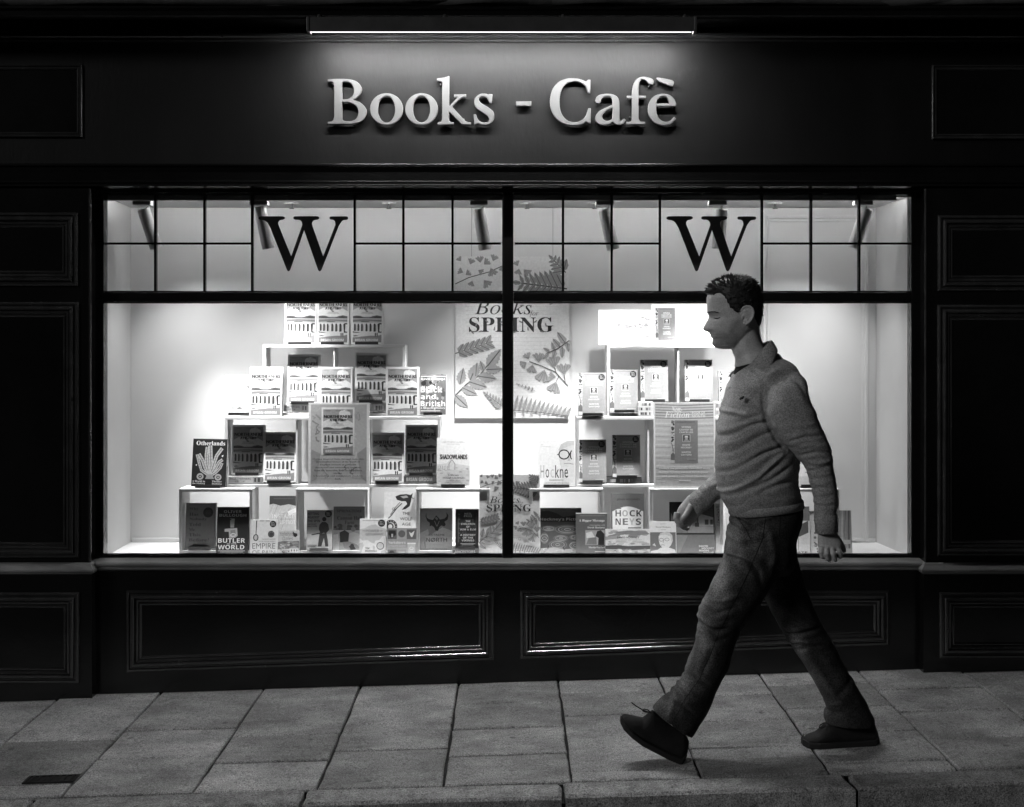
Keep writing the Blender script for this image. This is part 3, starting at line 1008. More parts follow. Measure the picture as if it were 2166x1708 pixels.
SPOTS = [  # top and bottom of the can in the photo, depth, where it aims
    ((303, 442), (330.5, 525), 0.075, (500, 1010, 0.13), 'first spotlight from the left, tilted right, near the side wall of the window'),
    ((549, 437), (568, 526), 0.075, (640, 1060, 0.13), 'second spotlight from the left, beside the left black letter'),
    ((1012.6, 442), (1026, 528), 0.075, (940, 960, 0.16), 'white ceiling spotlight left of the mullion, above the tall fern poster'),
    ((1277.7, 443), (1297, 528), 0.075, (1190, 960, 0.16), 'white ceiling spotlight between two glazing bars, right of the mullion'),
    ((1527, 443), (1519, 526), 0.075, (1440, 1000, 0.13), 'white ceiling spotlight mostly hidden behind the right black letter'),
    ((1834, 441), (1805, 524), 0.075, (1520, 1040, 0.13), 'last spotlight on the right, tilted left, in front of the pale door')]
for (tx, ty), (bx, by), Y, aim, lb in SPOTS:
    a, b = P(tx, ty, Y), P(bx, by, Y + (0.038 if tx < 400 or tx > 1700 else 0.027))
    ax = (b - a).normalized()
    t = thing('track_spotlight', lb, 'spotlight', 'white cylinder spotlights on the display ceiling')
    u = ax.orthogonal().normalized(); w = ax.cross(u)
    prof = [(0, 0.0), (0, 0.026), (0.004, 0.0285), (0.008, 0.029), ((b - a).length, 0.029), ((b - a).length + .001, 0.027), ((b - a).length - .034, 0.026)]
    rgs = [[a + ax * d + (u * math.cos(q) + w * math.sin(q)) * max(r, 0.0005) for q in (2 * math.pi * k / 24 for k in range(24))] for d, r in prof]
    o = obj('can', MB().rings(rgs, cap=False), M['can'], t, smooth=True)
    o.data.set_sharp_from_angle(angle=R(40))
    ln = b - ax * 0.034
    obj('lens', MB().add([ln + (u * math.cos(q) + w * math.sin(q)) * 0.0255 for q in (2 * math.pi * k / 20 for k in range(20))], [tuple(range(20))]), M['lens'], t)
    hx = P(tx + (6 if bx > tx else -6), 428, Y).x
    obj('adapter', MB().box((hx - .052, Y - .04, ZC - .036), (hx + .03, Y + .012, ZC - .0165)), M['can'], t, bevel=0.003)
    obj('arm', MB().tube([(hx + .012, Y, ZC - .036), (hx + .012, Y, a.z + .008), a + ax * 0.01], [0.007, 0.007, 0.006], 8), M['can'], t)
    ld = bpy.data.lights.new('spot_beam', 'SPOT')
    ld.energy = SPOT_W
    ld.spot_size, ld.spot_blend = R(66), 1.0
    ld.shadow_soft_size = 0.018
    lo = bpy.data.objects.new('spot_beam', ld)
    lo.location = b + ax * 0.004
    dv = P(*aim) - lo.location
    lo.rotation_euler = dv.to_track_quat('-Z', 'Y').to_euler()
    C.objects.link(lo)
    lo.parent = t

# ---- rolled awning above the cornice
aw = thing('awning', 'dark rolled canvas awning lying along the top of the shop front', 'awning')
rgs = []
for i in range(121):
    x = XL + (XR - XL) * i / 120
    sg = 0.012 * math.sin(x * 3.1 + 0.4) + 0.008 * math.sin(x * 7.3)
    ring = []
    for k in range(14):
        q = 2 * math.pi * k / 14
        r = 0.055 + 0.010 * mnoise.noise(Vector((x * 2.2 + k * 0.25, k * 0.7, 1.7))) + 0.006 * math.sin(3 * q + x * 5)
        ring.append((x, -0.20 + r * math.cos(q) * 1.0, zs + 0.105 + sg * 0.5 + r * math.sin(q)))
    rgs.append(ring)
obj('canvas_roll', MB().rings(rgs), M['canvas'], aw, smooth=True)
vl = []
for i in range(161):
    x = XL + (XR - XL) * i / 160
    f = 0.010 * math.sin(x * 9 + math.sin(x * 2.3) * 2) + 0.006 * mnoise.noise(Vector((x * 4, 0, 0)))
    vl.append([(x, -0.255 + f, zs + 0.12), (x, -0.262 + f * 1.6, zs + 0.085), (x + 0.01 * math.sin(x * 5), -0.256 + f * 2, zs + 0.058), (x, -0.253 + f * 2, zs + 0.058), (x, -0.252 + f, zs + 0.12)])
obj('canvas_flap', MB().rings(vl), M['canvas'], aw, smooth=True)

# ================================================================== SHELVES IN THE DISPLAY
Y1, Y2, Y3 = 0.13, 0.195, 0.262
SH = 0.014


def shelf_unit(label, x0, x1, y0, y1, Yf, cells, depth=0.135, lift=None):
    """open cube unit: outer pixel rectangle of its front, number of cells"""
    a, b = P(x0, y1, Yf), P(x1, y0, Yf)
    zb, zt = a.z, b.z
    if lift is not None:
        zb = lift
    t = thing('display_cube', label, 'display shelf', 'open cube units stacked in the window', ((a.x + b.x) / 2, Yf + depth / 2, zb))
    w, h = b.x - a.x, zt - zb
    B = lambda nm, p, q: obj(nm, MB().box(p, q), M['shelf'], t, bevel=0.0012)
    B('top_board', (-w / 2, -depth / 2, h - SH), (w / 2, depth / 2, h))
    B('bottom_board', (-w / 2, -depth / 2, 0), (w / 2, depth / 2, SH))
    for s in (-1, 1):
        B('side_board', (s * w / 2, -depth / 2, SH + .0002), (s * (w / 2 - SH), depth / 2, h - SH - .0002))
    for k in range(1, cells):
        x = -w / 2 + w * k / cells
        B('divider', (x - .004, -depth / 2 + .006, SH + .0002), (x + .004, depth / 2 - .001, h - SH - .0002))
    t['top'] = zt
    return zt


Z1 = shelf_unit('bottom left cube, holding the grey book with black title lines', 378.5, 534, 1034.5, 1174.5, Y1, 1, 0.15, ZD)
shelf_unit('bottom cube holding the cricket book with the batsman on its cover', 626, 778, 1034.5, 1174.5, Y1, 1, 0.15, ZD)
shelf_unit('bottom cube holding the horned helmet book, left of the mullion', 880.5, 1036, 1034.5, 1174.5, Y1, 1, 0.15, ZD)
shelf_unit('bottom cube behind the swirling pool book, right of the mullion', 1120, 1276, 1034.5, 1174.5, Y1, 1, 0.15, ZD)
shelf_unit('bottom cube behind the framed interior picture book, left of the walking man', 1374.5, 1530, 1034.5, 1174.5, Y1, 1, 0.15, ZD)
shelf_unit('rightmost bottom cube, seen between the arm and the hip of the walking man', 1622, 1775.5, 1034.5, 1174.5, Y1, 1, 0.15, ZD)
Z2 = shelf_unit('middle tier of the left stack, three cells around the large viaduct poster', 475, 932, 882, 1031, Y2, 3, 0.125, Z1 + 0.0003)
shelf_unit('middle tier of the right stack, behind the book of the month poster', 1219, 1676, 882, 1031, Y2, 3, 0.125, Z1 + 0.0003)
Z3 = shelf_unit('top tier of the left stack, two cells under the three viaduct books', 556, 857.5, 729.5, 881, Y3, 2, 0.122, Z2 + 0.0003)
shelf_unit('top tier of the right stack, two cells beside the head of the man', 1284, 1586, 729.5, 881, Y3, 2, 0.122, Z2 + 0.0003)

# ================================================================== COVERS
covers = {}


def cover(fn):
    covers[fn.__name__] = fn
    return fn


@cover
def viaduct(p, m=0.05):
    p.rect(0, 0, 1, 1, .97)
    a, b, c_, d = m, .04, 1 - m, .965
    p.rect(a, b, c_, d, .66)
    p.poly([(a, .30), (.2, .25), (.35, .27), (.5, .24), (.62, .3), (.8, .27), (c_, .33), (c_, .44), (a, .44)], .93)
    for u, v, r in ((.62, .13, .09), (.72, .11, .09), (.8, .14, .08), (.7, .17, .12), (.58, .18, .07)):
        p.disc(u, v, r, .95)
    for u in (.2, .5, .8):
        p.rect(u - .09, .062, u + .09, .067, .45)
        p.rect(u - .07, .076, u + .07, .081, .45)
    p.poly([(.38, .27), (.46, .27), (.53, .34), (.47, .35)], .6)
    p.text('NORTHERNERS', .075, .16, .925, .225, .08, 'g', .006)
    p.text('A HISTORY', .25, .24, .74, .292, .14, 'g', .006)
    p.rect(.33, .345, .65, .352, .5).rect(.3, .372, .68, .378, .55)
    p.poly([(a, .47), (a, .425), (.16, .415), (.27, .42), (.4, .45), (.55, .455), (.68, .425), (.8, .41), (c_, .43), (c_, .47)], .38)
    p.poly([(a, .47), (.2, .44), (.36, .455), (.3, .475)], .26).poly([(.62, .475), (.78, .43), (c_, .46), (c_, .475)], .26)
    p.rect(a, .47, c_, .56, .72)
    p.poly([(a, .5), (.4, .49), (c_, .51), (c_, .54), (.5, .525), (a, .545)], .5)
    p.rect(.3, .535, .56, .552, .32)
    p.rect(a, .56, c_, .80, .9)
    for u, w in ((.115, .05), (.22, .05), (.335, .052), (.475, .055), (.6, .058), (.73, .066)):
        h0, h1 = .575, .73 + (u - .1) * .03
        arc = [(u - w / 2, h1), (u - w / 2, h0 + .03)] + [(u - w / 2 * math.cos(t), h0 + .03 - .025 * math.sin(t)) for t in np.linspace(0, math.pi, 7)[1:-1]] + [(u + w / 2, h0 + .03), (u + w / 2, h1)]
        p.poly(arc, .2)
        p.rect(u + w / 2, h0 + .04, u + w / 2 + .03, h1 - .01, .72)
    p.poly([(.82, .60), (.85, .575), (.9, .57), (c_, .575), (c_, .6), (.89, .6), (.88, .74), (.93, .75), (c_, .74), (c_, .78), (.84, .77)], .2)
    p.poly([(a, .745), (.2, .765), (.45, .775), (c_, .77), (c_, .86), (a, .86)], .9)
    p.poly([(a, .74), (.15, .755), (.3, .765), (.2, .775), (a, .765)], .3)
    p.poly([(a, .83), (.15, .82), (.25, .835), (.1, .845)], .3)
    p.poly([(a, .88), (.3, .85), (.6, .83), (.8, .835), (c_, .81), (c_, .97), (a, .97)], .55)
    for u in (.745, .8):
        p.poly([(u, .77), (u + .022, .772), (u + .03, .80), (u + .025, .85), (u, .845), (u - .008, .8)], .16)
    p.text('BRIAN GROOM', .13, .895, .84, .943, .97, 'hb')


def leaf_strip(p, w, seed=5):
    p.rect(0, 0, w, 1, .8)
    p.mottle(0, .02, w, .5, 26, .15, .5, .045, seed)
    for i in range(4):
        p.line([(.01 + .03 * i, .52 + .05 * i), (w * .5, .6 + .06 * i), (w - .01, .58 + .07 * i)], .02, .35)
    p.poly([(0, .8), (w * .6, .74), (w, .8), (w, .92), (0, .92)], .4)


def portrait(p, u0, v0, u1, v1):
    """small plain picture of a person in a flat cap"""
    W, H = u1 - u0, v1 - v0
    p.rect(u0, v0, u1, v1, .85)
    p.rect(u0 + W * .06, v0 + H * .06, u1 - W * .06, v1 - H * .06, .22)
    p.poly([(u0 + W * .08, v1 - H * .06), (u0 + W * .3, v0 + H * .62), (u0 + W * .7, v0 + H * .62), (u1 - W * .08, v1 - H * .06)], .6)
    p.disc(u0 + W * .5, v0 + H * .48, W * .19, .68)
    p.poly([(u0 + W * .25, v0 + H * .36), (u0 + W * .35, v0 + H * .16), (u0 + W * .65, v0 + H * .16), (u0 + W * .75, v0 + H * .36)], .92)


def sticker(p, u, v, r, g=.05):
    p.disc(u, v, r, g, n=26)
    q = r * p.w / p.h
    for i, s in enumerate(('BUY 1', 'HALF', 'PRICE')):
        p.text(s, u - r * .55, v - q * .55 + q * .4 * i, u + r * .55, v - q * .28 + q * .4 * i, .8, 'hb')


@cover
def spring(p):
    p.rect(0, 0, 1, 1, .60)
    leaf_strip(p, .14)
    p.rect(.2, .035, .82, .045, .42)
    p.lines(['SPRING', 'CANNOT BE', 'CANCELLED'], .27, .86, .155, .055, .038, .86, 'hb')
    sticker(p, .84, .105, .115)
    portrait(p, .43, .345, .68, .5)
    p.lines(['DAVID', 'HOCKNEY', '', 'MARTIN', 'GAYFORD'], .32, .79, .56, .06, .036, .86, 'hb') if False else None
    v = .555
    for s in ('DAVID', 'HOCKNEY', 'MARTIN', 'GAYFORD'):
        L = .055 * len(s)
        p.text(s, .56 - L / 2, v, .56 + L / 2, v + .036, .86, 'hb')
        v += .06 + (.05 if s == 'HOCKNEY' else 0)
    p.rect(.6, .93, .92, .945, .8)


@cover
def otherlands(p):
    p.rect(0, 0, 1, 1, .10)
    p.text('Otherlands', .1, .045, .93, .135, .95, 'sb')
    for pts, w in (([(.53, .78), (.38, .6), (.3, .45), (.18, .32)], .1), ([(.53, .78), (.28, .66), (.2, .5), (.13, .33)], .08), ([(.53, .78), (.43, .55), (.4, .35), (.42, .17)], .1),
                   ([(.53, .78), (.55, .55), (.52, .32), (.5, .14)], .12), ([(.53, .78), (.62, .55), (.7, .35), (.85, .19)], .1), ([(.53, .78), (.68, .62), (.78, .48), (.88, .43)], .09), ([(.53, .78), (.7, .7), (.82, .6), (.87, .5)], .08)):
        p.line(pts, w, .74)
        p.line(pts, w * .18, .4)
        for i in range(1, 10):
            t = i / 10 * (len(pts) - 1)
            k = min(int(t), len(pts) - 2)
            u = pts[k][0] + (pts[k + 1][0] - pts[k][0]) * (t - k)
            v = pts[k][1] + (pts[k + 1][1] - pts[k][1]) * (t - k)
            p.line([(u - w * .42, v + .006), (u + w * .42, v - .006)], .008, .45)
    p.ring(.25, .79, .1, .07, .05, .7)
    p.ring(.77, .8, .1, .07, .05, .7)
    p.disc(.25, .79, .025, .7).disc(.77, .8, .025, .7)
    p.poly([(.45, .74), (.6, .74), (.66, .84), (.4, .84)], .6)
    p.poly([(.84, .35), (.9, .33), (.88, .38)], .95).poly([(.1, .55), (.15, .53), (.13, .57)], .95)
    p.text('A World in', .03, .87, .4, .91, .93, 'sb').text('the Making', .03, .92, .4, .955, .93, 'sb')
    p.text('Thomas', .6, .87, .88, .905, .93, 'sb').text('Halliday', .6, .92, .9, .96, .93, 'sb')


@cover
def shadowlands(p):
    p.rect(0, 0, 1, 1, .96)
    p.text('MATTHEW GREEN', .18, .075, .83, .1, .55)
    p.rect(.3, .125, .7, .131, .65)
    p.poly([(0, .55), (.28, .53), (.45, .44), (.56, .54), (1, .58), (1, .72), (0, .7)], .86)
    p.line([(.37, .67), (.37, .54), (.46, .45), (.55, .54), (.55, .67)], .03, .62)
    for i in range(5):
        p.line([(.04 + i * .07, .69), (.04 + i * .07, .58)], .025, .66)
    p.mottle(0, .62, 1, .7, 40, .6, .85, .05, 9, .5)
    p.poly([(0, .71), (.3, .68), (.6, .66), (1, .68), (1, 1), (0, 1)], .80)
    p.mottle(0, .7, 1, .98, 50, .66, .84, .06, 3, .5)
    p.text('SHADOWLANDS', .1, .345, .92, .445, .03, 'g', .006)
    p.text('A Journey', .35, .76, .67, .797, .1, 'hb').text('Through Lost Britain', .18, .815, .84, .855, .1, 'hb')
    p.rect(.28, .888, .72, .894, .3).rect(.28, .915, .75, .921, .3)


@cover
def why(p):
    p.rect(0, 0, 1, 1, .50)
    p.rect(.1, .03, .88, .045, .4)
    for i, s in enumerate(('Why', 'Has', 'Nobody', 'Told', 'Me', 'This', 'Before?')):
        v = .1 + i * .113
        p.text(s, .12, v, .12 + .098 * len(s), v + .07, .22, 'sb')
    p.disc(.75, .21, .17, .20)
    for i in range(3):
        p.rect(.66, .17 + i * .03, .84, .185 + i * .03, .32)
    p.rect(.1, .9, .75, .93, .42)


@cover
def butler(p):
    p.rect(0, 0, 1, 1, .10)
    p.text('OLIVER', .21, .07, .77, .13, .8, 'hb').text('BULLOUGH', .07, .15, .92, .21, .8, 'hb')
    p.poly([(.41, .25), (.56, .25), (.54, .44), (.43, .44)], .72)
    p.poly([(.4, .25), (.48, .275), (.57, .25), (.57, .29), (.48, .275), (.4, .29)], .12)
    p.poly([(.25, .47), (.4, .46), (.64, .45), (.66, .62), (.58, .66), (.4, .66), (.38, .53), (.25, .53)], .68)
    p.poly([(.43, .5), (.58, .49), (.6, .6), (.44, .61)], .5).ring(.52, .6, .09, .04, .03, .85)
    p.text('BUTLER', .05, .67, .9, .765, .96, 'hb').text('TO THE', .32, .775, .63, .8, .9, 'hb').text('WORLD', .05, .81, .88, .905, .96, 'hb')
    p.rect(.05, .93, .9, .942, .75).rect(.12, .955, .84, .967, .7)


@cover
def spoon(p):
    p.rect(0, 0, 1, 1, .90)
    p.poly([(.2, .03), (.24, .03), (.22, .42), (.19, .42)], .2)
    p.disc(.2, .52, .1, .25, rv=.1).disc(.2, .52, .06, .75, rv=.07)
    sticker(p, .82, .13, .12)
    p.disc(.76, .42, .12, .2)
    p.ring(.76, .42, .09, .065, .012, .5)
    p.rect(.33, .03, .5, .05, .5).rect(.55, .03, .7, .05, .5)
    p.text('THE SECRET HISTORY', .42, .55, .92, .59, .35).text('OF THE SACKLER DYNASTY', .32, .615, .92, .65, .35)
    p.text('EMPIRE', .08, .68, .92, .84, .40).text('OF PAIN', .08, .885, .92, 1.0, .40)


@cover
def slant(p):
    p.rect(0, 0, 1, 1, .78)
    rg_ = random.Random(4)
    for i in range(34):
        u = rg_.uniform(-.1, 1.0)
        v = rg_.uniform(.12, .9)
        p.k -= .7
        L = rg_.uniform(.1, .3)
        a, b = (max(0.01, min(.99, u)), v + L), (max(0.01, min(.99, u + L * .7)), v)
        p.line([a, b], .012, rg_.choice((.55, .62, .9)))
    p.poly([(0, 0), (1, 0), (1, .2), (.7, .16), (.4, .19), (.15, .15), (0, .17)], .26)
    p.rect(.15, .05, .85, .06, .4)
    p.poly([(.65, .3), (1, .22), (1, .3), (.72, .38)], .95)
    p.text('THE', .42, .30, .56, .33, .95, 'h').text('INSTANT', .1, .355, .9, .43, .97, 'h').text('AMY LIPTROT', .05, .47, .95, .54, .97, 'h')
    p.disc(.7, .77, .12, .06)
    p.rect(.62, .75, .78, .765, .6).rect(.62, .775, .78, .79, .6)


@cover
def dales(p):
    p.rect(0, 0, 1, 1, .80)
    p.text('Yorkshire', .06, .07, .7, .24, .42, 'h').text('Dales', .22, .27, .7, .42, .42, 'h')
    p.poly([(.68, .04), (.76, .12), (.88, .14), (.92, .22), (.82, .3), (.72, .26), (.7, .16)], .12)
    p.poly([(0, .5), (.3, .44), (.6, .47), (1, .44), (1, .75), (0, .8)], .40)
    p.mottle(0, .48, 1, .95, 60, .25, .75, .09, 8, .6)
    p.rect(.55, .75, .95, .93, .92).poly([(.5, .76), (.75, .64), (1, .76)], .6)
    for u in (.62, .75, .87):
        p.rect(u, .8, u + .05, .88, .3)


@cover
def batsman(p):
    p.rect(0, 0, 1, 1, .60)
    p.rect(0, .6, 1, 1, .74)
    for i, s in enumerate(('HITTING', 'AGAINST', 'THE SPIN')):
        p.text(s, .03, .06 + i * .09, .47 + .02 * i, .125 + i * .09, .1, 'hb')
    p.text('HOW CRICKET', .03, .34, .37, .375, .12, 'hb').text('REALLY WORKS', .03, .39, .4, .425, .12, 'hb')
    sticker(p, .84, .095, .135)
    p.disc(.68, .23, .085, .10)
    p.poly([(.5, .37), (.6, .3), (.74, .3), (.84, .36), (.88, .5), (.74, .6), (.68, .57), (.55, .6), (.47, .48)], .14)
    p.poly([(.5, .6), (.78, .58), (.83, .75), (.86, .93), (.74, .93), (.68, .7), (.58, .93), (.44, .93), (.48, .72)], .2)
    p.poly([(.18, .615), (.58, .56), (.6, .585), (.2, .635)], .14)
    p.poly([(.42, .92), (.58, .92), (.58, .95), (.4, .95)], .9).poly([(.73, .92), (.88, .92), (.9, .95), (.73, .95)], .9)
    p.rect(.02, .875, .4, .893, .3).rect(.02, .912, .36, .93, .3)


@cover
def farm(p):
    p.rect(0, 0, 1, 1, .44)
    p.text('SPRINGTIME', .1, .065, .9, .125, .16, 'sb').text('at', .46, .15, .54, .19, .16, 'si').text('Cannon Hall', .12, .205, .9, .28, .14, 'sb').text('Farm', .36, .3, .66, .375, .14, 'sb')
    p.mottle(0, .4, 1, .5, 40, .15, .4, .08, 2, .8)
    p.rect(0, .5, 1, 1, .72)
    p.poly([(0, .6), (.16, .58), (.2, .95), (0, .96)], .93)
    p.disc(.36, .45, .08, .42)
    p.poly([(.2, .55), (.36, .5), (.5, .56), (.48, .76), (.22, .76)], .16)
    p.disc(.63, .48, .075, .5)
    p.poly([(.5, .58), (.62, .54), (.82, .58), (.88, .75), (.7, .86), (.48, .8)], .85)
    p.poly([(.3, .75), (.5, .74), (.75, .8), (.85, .88), (.6, .92), (.35, .88)], .6)
    p.disc(.6, .83, .06, .15).poly([(.5, .84), (.62, .8), (.72, .9), (.56, .92)], .18)
    p.text('The Nicholson Family', .1, .925, .92, .97, .95, 'sb')


@cover
def world_map(p):
    p.rect(0, 0, 1, 1, .96)
    for pts in ([(0, .3), (.2, .27), (.35, .2), (.6, .16), (.7, .22), (1, .3), (1, .48), (.85, .5), (.75, .6), (.6, .62), (.55, .7), (.45, .68), (.3, .6), (.12, .62), (0, .55)],
                [(0, .7), (.12, .66), (.16, .76), (.08, .95), (0, .98)], [(.5, .75), (.6, .8), (.56, .9), (.5, .85)], [(.82, .92), (1, .86), (1, 1), (.78, 1)]):
        p.poly(pts, .80)
    p.rect(.1, .05, .72, .065, .6)
    sticker(p, .82, .13, .135)
    p.text('THE', .1, .315, .21, .36, .5).text('POWER', .24, .31, .73, .385, .35, 'h').text('OF', .76, .33, .86, .37, .35).text('GEOGRAPHY', .23, .41, .88, .475, .18, 'h')
    p.ring(.78, .77, .14, .105, .025, .2)
    p.disc(.78, .77, .1, .85)
    p.text('TIM', .22, .81, .37, .86, .12, 'hb').text('MARSHALL', .22, .885, .66, .935, .12, 'hb')


@cover
def beast(p):
    """curling long-bodied animal drawn in black on white"""
    p.rect(0, 0, 1, 1, .98)
    p.poly([(.35, .1), (.5, .06), (.7, .05), (.82, .07), (.9, .03), (.86, .12), (.84, .2), (.8, .3), (.68, .36), (.55, .38), (.62, .32), (.72, .26), (.68, .2), (.55, .2), (.4, .17)], .2)
    p.poly([(.5, .1), (.7, .08), (.76, .12), (.6, .14)], .75)
    p.line([(.84, .09), (.9, .15), (.94, .13)], .02, .15)
    p.line([(.56, .24), (.4, .34), (.22, .5), (.14, .55)], .03, .18)
    p.line([(.5, .22), (.36, .32), (.26, .42), (.2, .48)], .02, .25)
    p.ring(.22, .72, .2, .14, .08, .22)
    p.ring(.2, .72, .11, .075, .045, .2)
    p.ring(.3, .36, .05, .03, .015, .2)
    for i in range(12):
        a = i * math.pi / 6
        p.disc(.22 + .16 * math.cos(a), .72 + .112 * math.sin(a), .016, .8)
    p.text('THE', .58, .42, .8, .48, .25).text('WOLF', .5, .53, .88, .595, .25).text('AGE', .56, .64, .84, .7, .25)
    p.rect(.55, .78, .85, .79, .7).rect(.52, .81, .88, .82, .7).rect(.55, .84, .85, .85, .7)


@cover
def icons(p):
    p.rect(0, 0, 1, 1, .58)
    p.rect(.02, .05, .32, .42, .36).rect(.33, .05, .65, .42, .62).rect(.66, .05, .97, .42, .36)
    p.poly([(.05, .1), (.28, .1), (.3, .25), (.24, .3), (.2, .38), (.12, .38), (.08, .28), (.04, .25)], .10)
    p.poly([(.14, .22), (.2, .22), (.2, .35), (.14, .35)], .7)
    p.disc(.49, .22, .12, .36)
    p.poly([(.74, .14), (.8, .2), (.92, .1), (.88, .26), (.84, .35), (.8, .33), (.76, .24)], .93)
    p.text("Yorkshire's", .04, .5, .62, .6, .88, 'hb').text('Greatest Icons', .03, .63, .62, .71, .70, 'hb')
    p.poly([(.68, .56), (.96, .56), (.92, 1), (.72, 1)], .72).rect(.68, .56, .96, .61, .95).ring(.82, .77, .07, .06, .02, .9)
    p.rect(.02, .82, .32, 1, .36).rect(.33, .82, .65, 1, .5).disc(.16, .97, .1, .1).rect(.38, .9, .6, 1, .65)


@cover
def horned(p):
    p.rect(0, 0, 1, 1, .54)
    p.poly([(0, .55), (.25, .46), (.3, .6), (.12, .75), (.2, .95), (0, 1)], .70).rect(.18, .62, 1, 1, .80).poly([(.25, .62), (.7, .42), (1, .5), (1, .63)], .74)
    p.poly([(.19, .1), (.2, .2), (.27, .24), (.4, .26), (.5, .16), (.56, .2), (.62, .25), (.76, .23), (.83, .18), (.82, .09), (.88, .16), (.86, .25), (.76, .3), (.8, .36), (.76, .4), (.66, .38), (.6, .42), (.56, .5), (.48, .49), (.44, .42), (.36, .38), (.3, .4), (.3, .32), (.22, .28), (.17, .18)], .14)
    p.poly([(.46, .22), (.5, .19), (.56, .23), (.53, .27)], .5).line([(.45, .28), (.52, .4)], .012, .6).line([(.6, .28), (.53, .4)], .012, .6)
    p.text('EXTREME', .27, .565, .77, .605, .22).text('N\u00d8RTH', .2, .65, .84, .74, .1, 'h').text('A Cultural History', .27, .79, .76, .82, .6, 'si').text('BERND BRUNNER', .2, .885, .85, .925, .45)


@cover
def runes(p):
    p.rect(0, 0, 1, 1, .11)
    p.mottle(0, .05, 1, .95, 50, .12, .28, .06, 6, 2.5)
    for i in range(6):
        p.rect(.1 + .01 * i, .12 + .12 * i, .2, .16 + .12 * i, .32)
    p.line([(.13, .2), (.13, .85)], .03, .35).line([(.9, .1), (.86, .9)], .02, .3)
    for s, v, L in (('NEIL', .1, .3), ('PRICE', .16, .34), ('THE', .29, .2), ('CHILDREN', .36, .6), ('OF', .43, .14), ('ASH & ELM', .5, .68), ('A HISTORY', .64, .66), ('OF THE', .71, .44), ('VIKINGS', .78, .54)):
        p.text(s, .54 - L / 2, v, .54 + L / 2, v + .048, .84, 'hb')
    p.rect(.22, .88, .85, .892, .85).rect(.28, .91, .78, .922, .85)


@cover
def peak(p):
    p.rect(0, 0, 1, 1, .97)
    p.poly([(.05, .75), (.25, .5), (.42, .36), (.6, .2), (.75, .27), (.97, .36), (.97, .8)], .90)
    p.poly([(.6, .2), (.76, .28), (.97, .33), (.97, .42), (.82, .38), (.7, .3)], .55)
    p.mottle(.05, .62, .97, .9, 40, .62, .9, .08, 2, .5)
    for i in range(5):
        p.line([(.05 + .15 * i, .8 - .05 * i), (.2 + .15 * i, .72 - .04 * i), (.35 + .12 * i, .74 - .05 * i)], .02, .6)
    p.poly([(.35, .87), (.47, .8), (.6, .87)], .45)
    p.rect(.1, .88, .9, .94, .93).text('CRESSIDA AREAS', .12, .885, .88, .93, .75, 'hb') if False else p.rect(.12, .885, .88, .925, .88)


@cover
def crowd(p):
    p.rect(0, 0, 1, 1, .42)
    p.mottle(0, .05, 1, .95, 90, .18, .8, .1, 12, 1.3)
    p.rect(.02, .03, .98, .06, .8)
    p.text('David Olusoga', .03, .075, .96, .15, .96, 'hb')
    p.disc(.4, .2, .06, .1).poly([(.3, .3), (.45, .25), (.6, .3), (.62, .36), (.3, .36)], .85).disc(.13, .22, .1, .15)
    p.text('Black', .02, .3, .86, .45, .98, 'hb').text('and', .02, .49, .6, .62, .98, 'hb').text('British', .02, .66, .97, .8, .98, 'hb')
    p.text('A Forgotten History', .02, .825, .97, .875, .95, 'hb').rect(.02, .9, .78, .93, .8)


@cover
def glasses(p):
    """face of a pale haired figure in round black spectacles, kept plain"""
    p.rect(0, 0, 1, 1, .97)
    p.rect(.08, .1, .14, .12, .88).rect(.08, .14, .35, .155, .88)
    p.poly([(.58, .2), (.64, .1), (.8, .03), (1, .02), (1, .98), (.7, .98), (.66, .7), (.6, .5), (.57, .35)], .86)
    p.poly([(.56, .22), (.64, .1), (.82, .03), (1, .02), (1, .12), (.85, .14), (.7, .2), (.6, .27)], .78)
    p.poly([(.62, .6), (.75, .58), (.95, .6), (1, .75), (1, .98), (.66, .98)], .9)
    p.line([(.72, .52), (.85, .505), (.98, .53)], .014, .45)
    p.poly([(.86, .35), (.9, .45), (.82, .46)], .72)
    p.ring(.72, .32, .16, .11, .035, .06, 30).ring(1.0 - .06, .33, .06, .1, .035, .06, 16, 90, 270)
    p.line([(.86, .3), (.9, .31)], .03, .06).line([(.52, .32), (.58, .32)], .02, .06)
    for ch, u, w, g in (('H', .06, .1, .62), ('o', .2, .1, .3), ('c', .34, .09, .8), ('k', .47, .11, .05), ('n', .6, .1, .25), ('e', .73, .1, .06), ('y', .86, .1, .9)):
        p.text(ch, u, .55 if ch in 'Hk' else .63, u + w, .82 if ch != 'y' else .87, g)
    p.rect(.3, .86, .7, .875, .55).text('CHRISTOPHER SIMON SYKES', .14, .92, .86, .945, .5)


@cover
def pool(p):
    """dark water with pale oval swirls, kept generic"""
    p.rect(0, 0, 1, 1, .30)
    p.poly([(0, .08), (.2, .06), (.4, .12), (.55, .2), (1, .14), (1, .3), (0, .3)], .10)
    p.text("Hockney's Pictures", .02, .225, 1.12, .305, .9, 'hb') if False else p.text("Hockney's Pictur", .0, .215, .97, .295, .86, 'hb')
    for u, v, ru, rv in ((.2, .45, .18, .06), (.66, .47, .3, .1), (.1, .66, .2, .12), (.5, .66, .18, .07), (.85, .64, .15, .06), (.42, .8, .22, .1), (.85, .82, .2, .1)):
        for k in range(4):
            f = 1 - k * .24
            p.ring(u, v, min(ru * f, u - .005 if u < .5 else .995 - u), rv * f, .014, .68 if k % 2 else .5, 22)
    p.poly([(0, .88), (.3, .86), (.6, .9), (1, .87), (1, 1), (0, 1)], .66)
    p.mottle(0, .9, 1, .99, 24, .5, .9, .05, 3, .5)
    p.line([(.2, .8), (.18, .9)], .02, .05).line([(.55, .84), (.58, .92)], .02, .05)


